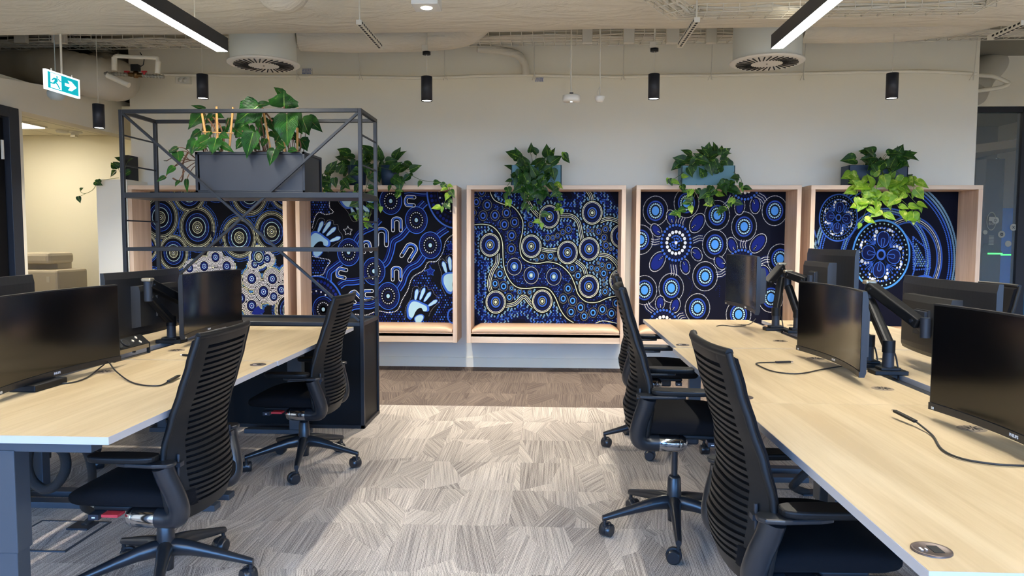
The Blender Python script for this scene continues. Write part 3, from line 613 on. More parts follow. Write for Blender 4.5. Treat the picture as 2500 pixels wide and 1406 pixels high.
def art1(parent, x0, x1, z0, z1):
    a = Art(3.905, 360, 440, x0, x1, z0, z1); a.board(nb)
    big = [(465, 450, 125), (115, 355, 125), (860, 545, 120), (1168, 488, 118), (230, 695, 105), (395, 120, 115), (965, 130, 125), (650, 40, 90), (1330, 1240, 110), (1290, 130, 90), (-30, 640, 80), (1040, 730, 70), (20, 1000, 90), (180, 980, 70)]
    small = [(630, 735, 48), (520, 822, 48), (735, 822, 50), (1002, 800, 42), (970, 940, 52), (1166, 940, 52), (1080, 1065, 56), (1250, 1045, 50), (1176, 1112, 44), (965, 1200, 56), (1120, 745, 44), (380, 840, 44), (640, 930, 50), (800, 960, 50), (500, 980, 50), (700, 1090, 55), (860, 1130, 55), (560, 1120, 50), (380, 1020, 55), (420, 1180, 50), (240, 1130, 55), (760, 1230, 50), (600, 1260, 50), (1300, 900, 40)]
    allc = [(x, y, r) for x, y, r in big + small]
    def own(x, y, i):
        d = math.hypot((x - allc[i][0]), (y - allc[i][1]) / 1.22) / allc[i][2]
        return all(math.hypot(x - X, (y - Y) / 1.22) / R >= d - .01 for j, (X, Y, R) in enumerate(allc) if j != i)
    for i, (x, y, r) in enumerate(allc):
        isb = i < len(big)
        lum = y > 700
        ks = [1.42, 1.32, 1.22, 1.12, .98, .86, .74, .62, .46, .36, .25, .14] if isb else [2.1, 1.9, 1.7, 1.5, 1.3, 1.1, .9, .62, .35]
        cs = [bb, oc if not lum else crm, crm, oc if not lum else wh, None, bb, rb, pl, None, crm, oc, crm] if isb else [bb, sb, crm, wh, wh, wh, wh, rb, pl]
        if isb:
            a.ell(x, y, r * 1.04, r * 1.04 * 1.22, 1, nb); 
        else: a.ell(x, y, r * .5, r * .5 * 1.22, 1, rb)
        for k, c in zip(ks, cs):
            if c is None: continue
            rx, ry = r * k, r * k * 1.22; a.dots(x, y, rx, ry, ctr_spacing(rx, ry, 11.5), 4.3, 2, c, ok=lambda px, py: own(px, py, i))
        a.ell(x, y, 5, 6, 2, wh)
        if isb: a.dots(x, y, r * 1.56, r * 1.56 * 1.22, ctr_spacing(r * 1.56, r * 1.9, 14), 4, 2, bb, ok=lambda px, py: own(px, py, i))
    a.poly([(1020, 1330), (990, 1290), (960, 1275), (1000, 1220), (1030, 1200), (1050, 1230), (1090, 1250), (1070, 1275), (1050, 1270), (1090, 1330)], 3, rb)
    for (x, y, r) in ((660, 470, .2), (605, 520, 0), (705, 510, .5), (600, 610, -.7), (690, 615, .8)): a.ell(x, y, 13, 38, 3, nv, 14, r)
    return a.m.build('artwork', AM, parent)

def horseshoe(a, x, y, w, h, rot, mats=(wh, bb, rb)):
    ca, sa = math.cos(rot), math.sin(rot)
    def T(p, q): return (x + p * ca - q * sa, y + p * sa + q * ca)
    out = []
    for t in np.linspace(0, math.pi, 13): out.append((-w * math.cos(t), -h * .45 - h * .55 * math.sin(t)))
    inner = [(p * .42, -h * .28 + (q + h * .45) * .42) for p, q in out]
    loop = [(-w, h * .75)] + out + [(w, h * .75), (w * .93, h * .93), (w * .71, h), (w * .5, h * .93), (w * .42, h * .75)] + inner[::-1] + [(-w * .42, h * .75), (-w * .5, h * .93), (-w * .71, h), (-w * .93, h * .93), (-w, h * .75)]
    a.poly([T(*p) for p in loop[:-1]], 4, nb); a.line([T(*p) for p in loop], 5, 5, mats[0], raw=True)
    mid = [(p * .72, q * .86) for p, q in out]; a.line([T(-w * .72, h * .55)] + [T(*p) for p in mid] + [T(w * .72, h * .55)], w * .26, 6, mats[1], raw=True)

def hand(a, x, y, s, rot, mir=1):
    ca, sa = math.cos(rot), math.sin(rot)
    def T(p, q): p *= mir; return (x + (p * ca - q * sa) * s, y + (p * sa + q * ca) * s)
    palm = [(-70, 95), (-80, 30), (-60, -25), (-20, -35), (30, -20), (70, -5), (78, 30), (50, 40), (30, 15), (0, 25), (-20, 60), (-30, 95), (-48, 112)]
    thumb = [(-5, 140), (-15, 110), (5, 85), (35, 75), (55, 90), (45, 125), (25, 150)]
    def blob(pts, g, l, c):
        cx = sum(p for p, q in pts) / len(pts); cy = sum(q for p, q in pts) / len(pts)
        pp = spline([(p + (p - cx) * g, q + (q - cy) * g) for p, q in pts + pts[:1]], 3)
        a.poly([T(p.x, p.y) for p in pp[:-1]], l, c)
    for g, l, c in ((.42, 4, nb), (.22, 5, bb), (0, 6, pl)):
        blob(palm, g, l, c); blob(thumb, g, l, c)
        for (fx, fy, L, an) in ((-28, -95, 48, .06), (22, -108, 56, .25), (68, -88, 50, .48), (120, -40, 46, .85)):
            pts = []
            for i in range(14):
                t = 2 * math.pi * i / 14; p, q = 14 * (1 + g * 1.3) * math.cos(t) * (1.15 if math.sin(t) < 0 else .85), L * (1 + g * .5) * math.sin(t); pts.append(T(fx + p * math.cos(an) - q * math.sin(an), fy + p * math.sin(an) + q * math.cos(an)))
            a.poly(pts, l, c)
    # dotted outline round the whole hand
    out = [(-100, 120), (-105, 30), (-70, -60), (-62, -150), (-20, -165), (0, -120), (10, -165), (55, -178), (70, -150), (100, -160), (125, -120), (160, -95), (175, -60), (130, 0), (110, 40), (100, 80)]
    a.dotline([T(*p) for p in out], 9, 1.6, 6, wh)

def art2(parent, x0, x1, z0, z1):
    a = Art(3.348, 740, 440, x0, x1, z0, z1); a.board(nb)
    flows = [[(620, 320), (560, 380), (480, 420), (430, 480), (410, 540)], [(850, 390), (790, 460), (730, 500), (710, 580), (680, 660), (640, 700)], [(975, 620), (930, 680), (860, 720), (820, 780), (800, 840), (765, 895)],
             [(490, 820), (400, 835), (330, 840), (285, 870)], [(610, 1000), (540, 1030), (470, 1030), (400, 1040), (360, 1060)], [(300, 675), (240, 720), (200, 760), (195, 830)], [(990, 180), (955, 215), (930, 250)], [(1165, 395), (1120, 425), (1090, 450)], [(820, 95), (880, 90), (960, 100), (1000, 100)], [(-40, 900), (20, 850), (90, 820)]]
    for f_ in flows:
        a.line(f_, 66, 1, nv)
        for off, c, w in ((-24, bb, 9), (-6, rb, 9), (12, bb, 8), (27, rb, 7)):
            P = [(p.x, p.y) for p in spline(f_, 6)]; Q = []
            for i, p in enumerate(P):
                q0, q1 = P[max(i - 1, 0)], P[min(i + 1, len(P) - 1)]; dx, dy = q1[0] - q0[0], q1[1] - q0[1]; L = math.hypot(dx, dy) or 1; Q.append((p[0] - dy / L * off, p[1] + dx / L * off))
            a.line(Q, w, 2, c, raw=True)
    # dotted ground, lower right and upper left
    dl = [(1230, 430), (1160, 490), (1130, 590), (1080, 660), (1010, 670), (975, 735), (885, 795), (845, 900), (800, 980), (760, 1065), (690, 1088), (600, 1075), (500, 1110), (400, 1105), (380, 1160)]
    dl2 = [(70, 390), (95, 300), (130, 262), (180, 280), (245, 262), (215, 220), (225, 150), (300, 90)]; dl3 = [(70, 625), (140, 640), (212, 660), (180, 720), (150, 775), (78, 785)]
    rnd = random.Random(4); hn = [(935, 1010, 175), (1185, 760, 175), (120, 500, 180), (390, 230, 190)]
    def under(x, y):
        P = dl[:-1]
        for (p, q) in zip(P[:-1], P[1:]):
            if min(p[1], q[1]) <= y <= max(p[1], q[1]) and x < 1240:
                xx = p[0] + (q[0] - p[0]) * (y - p[1]) / ((q[1] - p[1]) or 1)
                if x > xx + 12: return True
        return y > 1092 and x > 600
    def left(x, y): return (x < 215 and 640 < y < 775 and x < 215 - abs(y - 660) * .5) or (x < 215 and y < 262) or (x < 90 and y < 420)
    for j in range(60):
        for i in range(64):
            x = 60 + i * 21 + (j % 2) * 10; y = 60 + j * 20
            if (under(x, y) or left(x, y)) and all(math.hypot(x - X, (y - Y)) > R * .86 for X, Y, R in hn): a.ell(x + rnd.uniform(-2, 2), y, 6.6, 7.6, 2, rnd.choice((rb, bb, db, rb)))
    for f_ in (dl, dl2, dl3): a.dotline(f_, 13, 4.2, 7, wh)
    for (x, y, rx) in ((712, 170, 86), (918, 325, 86), (1030, 530, 86), (570, 745, 88), (685, 950, 88), (365, 590, 88), (152, 1065, 84)):
        ry = rx * 1.24; a.ell(x, y, rx + 6, ry + 6, 3, bb); a.ell(x, y, rx - 1, ry - 1, 4, nv)
        for k, c in ((.88, rb), (.76, rb)): a.dots(x, y, rx * k, ry * k, int(46 * k), 4.6, 5, c)
        a.ell(x, y, rx * .68, ry * .68, 5, nb); a.dots(x, y, rx * .58, ry * .58, 18, 4.6, 6, wh); a.ell(x, y, rx * .38, ry * .38, 6, db); a.ell(x, y, rx * .3, ry * .3, 7, nb); a.ell(x, y, 14, 17, 8, pl)
    for (x, y, R, a0, a1) in ((1235, 90, 235, 1.5, 3.3), (95, 1080, 230, 4.4, 6.5)):
        a.ell(x, y, R, R * 1.3, 2, bb, 60); a.ell(x, y, R - 12, (R - 10) * 1.3, 3, nv, 60)
        for k, c, r in ((.84, rb, 12), (.72, db, 11), (.5, db, 9)): a.dots(x, y, R * k, R * k * 1.3, int(50 * k), r, 4, c)
        a.ring(x, y, R * .62, R * .8, 4, 4, rb); a.dots(x, y, R * .56, R * .56 * 1.3, 20, 7, 5, wh)
    x, y, rx = 152, 1065, 84; ry = 104; a.ell(x, y, rx + 6, ry + 6, 5, bb); a.ell(x, y, rx, ry, 6, nv); a.dots(x, y, rx * .85, ry * .85, 38, 4.6, 7, rb); a.ell(x, y, rx * .7, ry * .7, 7, nb); a.dots(x, y, rx * .56, ry * .56, 18, 4.6, 9, wh); a.ell(x, y, 14, 17, 10, pl)
    for h in ((760, 360, 44, 62, 0), (635, 465, 55, 80, 0), (860, 585, 52, 76, .55), (755, 765, 44, 62, 0), (868, 170, 46, 46, -1.5), (305, 762, 46, 46, -1.35), (512, 545, 40, 52, -.2), (408, 955, 44, 50, -.75), (520, 940, 42, 46, -1.6)): horseshoe(a, *h)
    hand(a, 930, 1030, .95, .12); hand(a, 1205, 790, 1.0, -.35, 1); hand(a, 130, 480, 1.0, .35); hand(a, 400, 170, 1.0, 2.75, -1)
    for (x, y) in ((362, 415), (1030, 745), (1195, 540)):
        pts = [(x + 38 * math.sin(t) * (1 if i % 2 == 0 else .55), y - 38 * math.cos(t) * (1 if i % 2 == 0 else .55)) for i, t in enumerate(np.linspace(0, 2 * math.pi, 11)[:-1])]; a.poly(pts, 3, rb if x > 600 else nb); a.dotline(pts + pts[:1], 11, 3.6, 6, bb if x > 600 else wh, k=2)
    a.ring(1210, 1110, 40, 60, 12, 3, bb)
    return a.m.build('artwork', AM, parent)

def art3(parent, x0, x1, z0, z1):
    a = Art(3.348, 1130, 440, x0, x1, z0, z1); a.board(nv)
    big = [(705, 297), (1052, 265), (222, 530), (560, 540), (855, 590), (1030, 560), (1030, 867), (270, 1003), (652, 993), (1285, 455), (1280, 820)]
    med = [(422, 708), (560, 780), (745, 790)]
    eyes = [(200, 203, 36), (165, 290, 34), (263, 287, 35), (357, 267, 34), (340, 362, 35), (423, 343, 34), (400, 452, 35), (397, 562, 35), (110, 178, 32), (155, 95, 32), (85, 265, 26), (305, 768, 34), (265, 850, 30), (335, 872, 34), (400, 887, 19), (467, 917, 20), (550, 920, 18), (382, 963, 28), (648, 625, 26), (717, 622, 28), (605, 652, 14), (762, 645, 14), (555, 362, 20),
            (692, 472, 20), (735, 470, 18), (773, 452, 18), (815, 425, 20), (862, 400, 27), (1020, 410, 15), (1055, 412, 13), (1105, 418, 23), (1160, 398, 23), (1150, 468, 25), (1165, 530, 25), (1205, 560, 11), (1050, 715, 19), (1105, 675, 12), (1137, 693, 20), (1192, 702, 29), (1097, 727, 22), (1150, 760, 30), (893, 720, 27), (943, 780, 30), (862, 887, 33), (823, 970, 33), (900, 987, 34), (965, 1043, 34), (888, 1080, 34), (995, 1115, 30), (1067, 1085, 34), (1143, 1058, 34), (1217, 1090, 34), (1258, 1005, 34), (1163, 910, 25), (1155, 850, 14), (1148, 815, 10)]
    C1 = [(222, 60), (228, 110), (262, 165), (330, 195), (400, 210), (455, 265), (490, 340), (486, 430), (468, 520), (480, 620), (540, 670), (620, 680), (700, 668), (790, 690), (870, 760), (915, 850), (945, 935), (1010, 995), (1100, 998), (1190, 960), (1290, 940)]
    C2 = [(70, 368), (160, 360), (240, 378), (300, 440), (325, 520), (330, 640), (345, 740), (390, 830), (450, 880), (530, 888), (620, 878), (700, 890), (755, 955), (800, 1060), (850, 1130), (910, 1170)]
    C3 = [(1090, 1170), (1150, 1152), (1230, 1165), (1290, 1180)]
    links = [[(285, 600), (280, 680), (240, 750), (215, 850), (235, 925)], [(340, 1035), (430, 1015), (500, 955), (555, 1010), (595, 1050)], [(635, 560), (700, 575), (785, 565)], [(915, 655), (985, 710), (1010, 785)], [(780, 290), (880, 290), (940, 340), (962, 430), (975, 495)], [(1045, 175), (1040, 130), (1005, 75)], [(1115, 335), (1190, 312), (1290, 345)], [(1100, 605), (1190, 620), (1255, 680), (1275, 735)], [(520, 70), (530, 170), (580, 250), (635, 305)]]
    lines = [[(p.x, p.y) for p in spline(f_, 5)] for f_ in (C1, C2, C3)]; lk = [[(p.x, p.y) for p in spline(f_, 5)] for f_ in links]
    near = lambda L, x, y: min(math.hypot(x - p[0], y - p[1]) for p in L)
    rnd = random.Random(2); allb = [(x, y) for x, y in big]
    def xat(L, y):
        r = [p[0] + (q[0] - p[0]) * (y - p[1]) / (q[1] - p[1]) for p, q in zip(L[:-1], L[1:]) if (p[1] - y) * (q[1] - y) <= 0 and p[1] != q[1]]
        return r
    for j in range(84):
        for i in range(92):
            x = 80 + i * 13.4 + (j % 2) * 6.7; y = 80 + j * 13.2
            if not a.inside(x, y): continue
            dbig = min(math.hypot(x - X, (y - Y) / 1.17) for X, Y in allb); 
            if dbig < 92: continue
            if min(math.hypot(x - X, (y - Y) / 1.17) for X, Y in med) < 66: continue
            if min(math.hypot(x - X, (y - Y) / 1.2) - R for X, Y, R in eyes) < 8: continue
            dl = min(near(lines[0], x, y), near(lines[1], x, y)); dk = min(near(l_, x, y) for l_ in lk)
            if dl < 17 or dk < 26: continue
            r1, r2 = xat(lines[0], y), xat(lines[1], y)
            band = (r1 and x < max(r1) and (not r2 or x > max(r2)) and not (y > 660 and x < (max(r2) if r2 else 0))) or (y > 990 and x > 820) or (y < 360 and r1 and x < max(r1))
            d = min(dbig - 78, dk - 12, dl)
            if band: a.ell(x + rnd.uniform(-2, 2), y + rnd.uniform(-2, 2), 4.6, 5.2, 2, rnd.choice((rb, rb, bb, db)))
            elif d < 34 and (i + j) % 2 == 0: a.ell(x, y, 7.4, 8.4, 2, ST_ if rnd.random() < .8 else bb)
            elif d < 34: continue
            elif d < 70: a.ell(x, y, 5.4, 6, 2, rnd.choice((rb, db, bb)))
            elif d < 96 and (i + j) % 2 == 0: a.ell(x, y, 6.6, 7.6, 2, rnd.choice((ST_, bb)))
            elif d < 120: a.ell(x, y, 5, 6, 2, db)
    for L in lines: a.line(L, 26, 1, nb, raw=True); a.line(L, 6, 3, crm, raw=True)
    for f_ in lk:
        a.line(f_, 38, 3, nb, raw=True)
        for o in (-13, 13):
            Q = []
            for i, p in enumerate(f_):
                q0, q1 = f_[max(i - 1, 0)], f_[min(i + 1, len(f_) - 1)]; dx, dy = q1[0] - q0[0], q1[1] - q0[1]; L = math.hypot(dx, dy) or 1; Q.append((p[0] - dy / L * o, p[1] + dx / L * o))
            a.line(Q, 5, 4, crm, raw=True)
        a.dotline(f_, 8, 3.1, 4, wh, k=1)
    for x, y in big:
        a.ell(x, y, 92, 106, 4, nb); a.ring(x, y, 80, 93, 5, 5, crm); a.dots(x, y, 71, 83, 56, 3.1, 6, wh); a.ell(x, y, 64, 75, 6, db); a.ell(x, y, 50, 59, 7, nv); a.ell(x, y, 39, 46, 8, bb); a.ell(x, y, 30, 36, 9, nv); a.ell(x, y, 24, 29, 10, oc); a.ell(x, y, 17, 21, 11, nb); a.ell(x, y, 10, 13, 12, crm)
    for x, y in med:
        a.ell(x, y, 64, 76, 4, nb); a.dots(x, y, 59, 70, 60, 2.3, 5, wh); a.ell(x, y, 53, 64, 5, db); a.ell(x, y, 42, 50, 6, nv); a.ell(x, y, 32, 38, 7, bb); a.ell(x, y, 24, 28, 8, nv); a.ell(x, y, 18, 22, 9, ST_); a.ell(x, y, 9, 12, 10, crm)
    for x, y, r in eyes: a.ring(x, y, r, r * 1.2, 2.4, 4, oc, 28); a.ell(x, y, r * .86, r * 1.04, 3, db); a.ell(x, y, r * .62, r * .76, 4, bb if y < 600 else sb); a.ell(x, y, r * .38, r * .48, 5, nb)
    return a.m.build('artwork', AM, parent)
ST_ = st

def art4(parent, x0, x1, z0, z1):
    a = Art(3.348, 1540, 440, x0, x1, z0, z1); a.board(nv)
    rnd = random.Random(6)
    petals = [(335, 305, 26, 50, -.25), (548, 350, 42, 72, .5), (215, 410, 26, 46, -.6), (228, 668, 44, 74, .5), (455, 708, 26, 50, -.2), (548, 605, 28, 46, -.5), (890, 215, 28, 54, .1), (1015, 205, 30, 54, .0), (835, 530, 28, 52, -.3), (1045, 515, 42, 74, .6), (740, 675, 28, 50, -.6), (1105, 750, 28, 48, -.5), (255, 1010, 26, 46, .1), (380, 1030, 28, 50, .2)]
    for (x, y, rx, ry, r) in petals:
        a.dots_ = None
        for i in range(int(2 * math.pi * (rx + ry) / 2 * 1.25 / 9)):
            t = 2 * math.pi * i / int(2 * math.pi * (rx + ry) / 2 * 1.25 / 9); p, q = (rx + 13) * math.cos(t), (ry + 14) * math.sin(t); a.ell(x + p * math.cos(r) - q * math.sin(r), y + p * math.sin(r) + q * math.cos(r), 3.1, 3.6, 2, wh)
        a.ell(x, y, rx + 7, ry + 8, 3, nv, 24, r); a.ell(x, y, rx, ry, 4, rb, 26, r)
        hub = min(((377, 512), (930, 10), (915, 700), (285, 1200)), key=lambda c: math.hypot(c[0] - x, c[1] - y)); an = math.atan2(hub[1] - y, hub[0] - x); d = (rx + ry) / 2
        a.poly([(x + math.cos(an) * d * 1.05 - math.sin(an) * 11, y + math.sin(an) * d * 1.05 + math.cos(an) * 11), (x + math.cos(an) * 4, y + math.sin(an) * 4), (x + math.cos(an) * d * 1.05 + math.sin(an) * 11, y + math.sin(an) * d * 1.05 - math.cos(an) * 11)], 5, nb)
        for k in (.45, .7, .95): a.ell(x + math.cos(an) * d * k, y + math.sin(an) * d * k, 3, 3.4, 6, wh)
    # wavy ribbons between the flowers
    for (hx, hy, outs) in ((377, 512, ((620, 470), (150, 500), (355, 830), (430, 290))), (915, 700, ((1160, 640), (700, 780), (930, 470))), (930, 10, ((1110, 190), (760, 230))), (285, 1200, ((130, 1000), (470, 1100)))):
        for (ox, oy) in outs:
            dx, dy = ox - hx, oy - hy; L = math.hypot(dx, dy); nx, ny = -dy / L, dx / L
            for o in (-30, -10, 10, 30):
                pts = [(hx + dx * t + nx * (o + 6 * math.sin(t * 14)), hy + dy * t + ny * (o + 6 * math.sin(t * 14))) for t in (.5, .62, .74, .86, .98)]; a.line(pts, 7, 1, db)
            for o in (-20, 0, 20):
                a.dotline([(hx + dx * t + nx * (o + 6 * math.sin(t * 14)), hy + dy * t + ny * (o + 6 * math.sin(t * 14))) for t in (.58, .68, .78, .92)], 8, 3, 2, wh); 
    for (x, y) in ((205, 250), (457, 185), (708, 285), (928, 378), (1172, 248), (695, 525), (88, 487), (620, 787), (345, 885), (125, 905), (563, 1052), (1225, 640), (900, 1100), (1160, 960)):
        a.ell(x, y, 94, 114, 1, nv); a.dots(x, y, 101, 121, 68, 3.1, 2, wh); a.ell(x, y, 86, 104, 2, nb); a.ell(x, y, 71, 86, 3, rb); a.ell(x, y, 66, 80, 4, bb); a.ell(x, y, 62, 75, 5, rb); a.ell(x, y, 57, 69, 6, nb); a.dots(x, y, 46, 56, 20, 6.6, 7, pl); a.ell(x, y, 36, 44, 7, nb); a.ell(x, y, 30, 37, 8, sb)
    for (x, y) in ((377, 512), (930, 10), (915, 715), (285, 1215)):
        a.ell(x, y, 134, 160, 5, nv); a.dots(x, y, 119, 146, 28, 10, 6, bb); a.dots(x, y, 98, 120, 26, 9, 6, db); a.dots(x, y, 75, 90, 16, 12.5, 7, wh)
        a.ell(x, y, 60, 72, 7, nb)
        for k, n_ in ((48, 14), (30, 9), (16, 5)): a.dots(x, y, k, k * 1.2, n_, 7, 8, bb, a0=k)
        a.ell(x, y, 12, 14, 9, wh)
    for k in range(3):
        a.dotline([(470 + 120 * k, 780 + 60 * k), (520 + 110 * k, 860), (480 + 130 * k, 960)], 16, 3, 1, rb)
    return a.m.build('artwork', AM, parent)

def art5(parent, x0, x1, z0, z1):
    a = Art(3.196, 1950, 360, x0, x1, z0, z1); a.board(nv)
    for rx, c, rr in ((560, ST_, 8), (540, ST_, 8), (520, bb, 7), (500, bb, 6), (352, bb, 7), (336, ST_, 7), (322, bb, 6), (236, bb, 7)):
        a.dots(700, 900, rx, rx * 1.2, int(rx / 2.9), rr, 1, c, a0=math.pi * .85, a1=math.pi * 2.2)
    for rx, c, rr in ((262, bb, 6), (250, wh, 3.6), (238, wh, 2.5), (226, bb, 6)): a.dots(880, 880, rx, rx * 1.3, int(rx / 2.2), rr, 2, c, a0=-2.2, a1=.9)
    for rx, c, rr in ((70, bb, 6), (90, ST_, 6), (110, wh, 3.5), (130, bb, 6)): a.dots(60, 1000, rx, rx * 3.4, 60, rr, 1, c, a0=-1.5, a1=0)
    tri = [(912, 700), (925, 960), (1055, 948), (1030, 800)]
    for f_ in [tri + tri[:1]]: a.dotline(f_, 18, 7, 3, bb, k=1)
    for j in range(14):
        for i in range(8):
            x, y = 930 + i * 18 + (j % 2) * 9, 740 + j * 17
            if x < 930 + (y - 740) * .55 and y < 940: a.ell(x, y, 7, 7.5, 3, ST_ if (i + j) % 3 else bb)
    a.ell(1010, 1090, 110, 90, 2, bb, 40); a.ell(1010, 1095, 98, 80, 3, nv, 40)
    def flower(x, y, R, asp, sc):
        a.ell(x, y, R, R * asp, 3, bb if sc < 1 else SB_, 70); a.ell(x, y, R - 13 * sc, (R - 13 * sc) * asp, 4, nb, 70)
        k = R * .88; a.dots(x, y, k, k * asp, int(38), 6 * sc, 5, pl if sc > .8 else ST_); a.dots(x, y, R * .76, R * .76 * asp, 44, 8 * sc, 5, bb); a.ell(x, y, R * .16, R * .16 * asp, 7, bb); a.ell(x, y, R * .1, R * .1 * asp, 8, nv)
        for q in range(4):
            th = q * math.pi / 2 + .12
            for j in range(7):
                t = th + math.pi / 4 + (j - 3) * .085 ; L = R * (.66 if j % 2 else .58)
                p0 = (x + R * .15 * math.cos(th + math.pi / 4), y + R * .15 * asp * math.sin(th + math.pi / 4)); p1 = (x + R * .36 * math.cos(th + math.pi / 4 + (j - 3) * .03), y + R * .36 * asp * math.sin(th + math.pi / 4 + (j - 3) * .03)); p2 = (x + L * math.cos(t + (j - 3) * .03), y + L * asp * math.sin(t + (j - 3) * .03))
                a.line([p0, p1, p2], 4.5 * sc, 6, bb, 4); a.ell(p2[0], p2[1], 7 * sc, 8 * sc, 6, bb)
            c, s_ = math.cos(th), math.sin(th); T = lambda u, v: (x + R * (u * c - v * s_), y + R * asp * (u * s_ + v * c))
            pet = [(.2, 0), (.28, .14), (.44, .2), (.6, .15), (.66, 0), (.6, -.15), (.44, -.2), (.28, -.14), (.2, 0)]
            pp = [T(p.x, p.y) for p in spline(pet, 3)]; a.poly(pp[:-1], 6, db); a.line(pp, 6 * sc, 7, bb, raw=True)
            notch = [T(p.x, p.y) for p in spline([(.68, -.05), (.5, -.055), (.38, -.04), (.36, .0), (.38, .04), (.5, .055), (.68, .05)], 3)]
            a.poly(notch, 8, nb) if False else None; a.line([T(.24, -.03), T(.42, -.06), T(.47, 0), T(.42, .06), T(.24, .03)], 5 * sc, 8, bb)
            for j, (u, v, r_) in enumerate(((.72, .18, 11), (.7, .27, 8), (.6, .3, 7), (.66, .02, 5), (.74, -.02, 5), (.7, .1, 6), (.74, -.14, 5), (.62, -.26, 13), (.5, -.3, 10), (.4, -.28, 7))): px, py = T(u, v); a.ell(px, py, r_ * sc, r_ * 1.25 * sc, 7, wh, 12)
    flower(325, 550, 152, 1.24, .68); flower(668, 840, 228, 1.22, 1.0)
    return a.m.build('artwork', AM, parent)
SB_ = sb

# ------------------------------------------------------------------ booths
BX = [(-4.235, -2.609), (-2.522, -.903), (-.805, .758), (.858, 2.442), (2.531, 4.142)]
BL = ['pale oak wall booth with cream-dotted navy rings, behind the shelf unit', 'pale oak wall booth whose blue artwork shows hands and horseshoes', 'central pale oak wall booth whose blue artwork has winding cream lines',
      'pale oak wall booth whose navy artwork has bright blue eyes and one big flower', 'rightmost pale oak wall booth whose artwork shows large round flower discs']
for k, ((x0, x1), lb) in enumerate(zip(BX, BL)):
    t = thing('booth_seat', ((x0 + x1) / 2, 7.5, .31), lb, 'booth seat', 'oak booths along the back wall')
    MB().b2((x0, 7.35, .31), (x0 + .042, 7.753, 1.832)).build('side_panel', OAKZ, t, bevel=.002); MB().b2((x1 - .042, 7.35, .31), (x1, 7.753, 1.832)).build('side_panel', OAKZ, t, bevel=.002)
    m = MB(); m.b2((x0, 7.35, 1.832), (x1, 7.753, 1.874)); m.build('top_panel', OAKX, t, bevel=.002)
    m = MB(); m.b2((x0 + .042, 7.362, .31), (x1 - .042, 7.39, .405)); m.b2((x0 + .042, 7.362, .37), (x1 - .042, 7.753, .402)); m.build('seat_board', OAKX, t, bevel=.002)
    (art1, art2, art3, art4, art5)[k](t, x0 + .042, x1 - .042, .402, 1.832)
    # cushion with soft crown
    m = MB(); G = []; cx0, cx1 = x0 + .05, x1 - .05
    prof = [(7.37, .404), (7.362, .412), (7.358, .435), (7.362, .456), (7.375, .468), (7.42, .476), (7.55, .48), (7.68, .476), (7.697, .46), (7.697, .404)]
    for i in range(25):
        f_ = i / 24; x = cx0 + (cx1 - cx0) * f_; e = min(1, min(f_, 1 - f_) * 14); e = math.sqrt(max(0, 1 - (1 - e) ** 2))
        G.append([(x, y, .404 + (z - .404) * (.55 + .45 * e)) for y, z in prof])
    m.grid(G); m.add(G[0], [tuple(range(len(prof)))[::-1]]); m.add(G[-1], [tuple(range(len(prof)))]); m.build('seat_cushion', LEATHER, t)

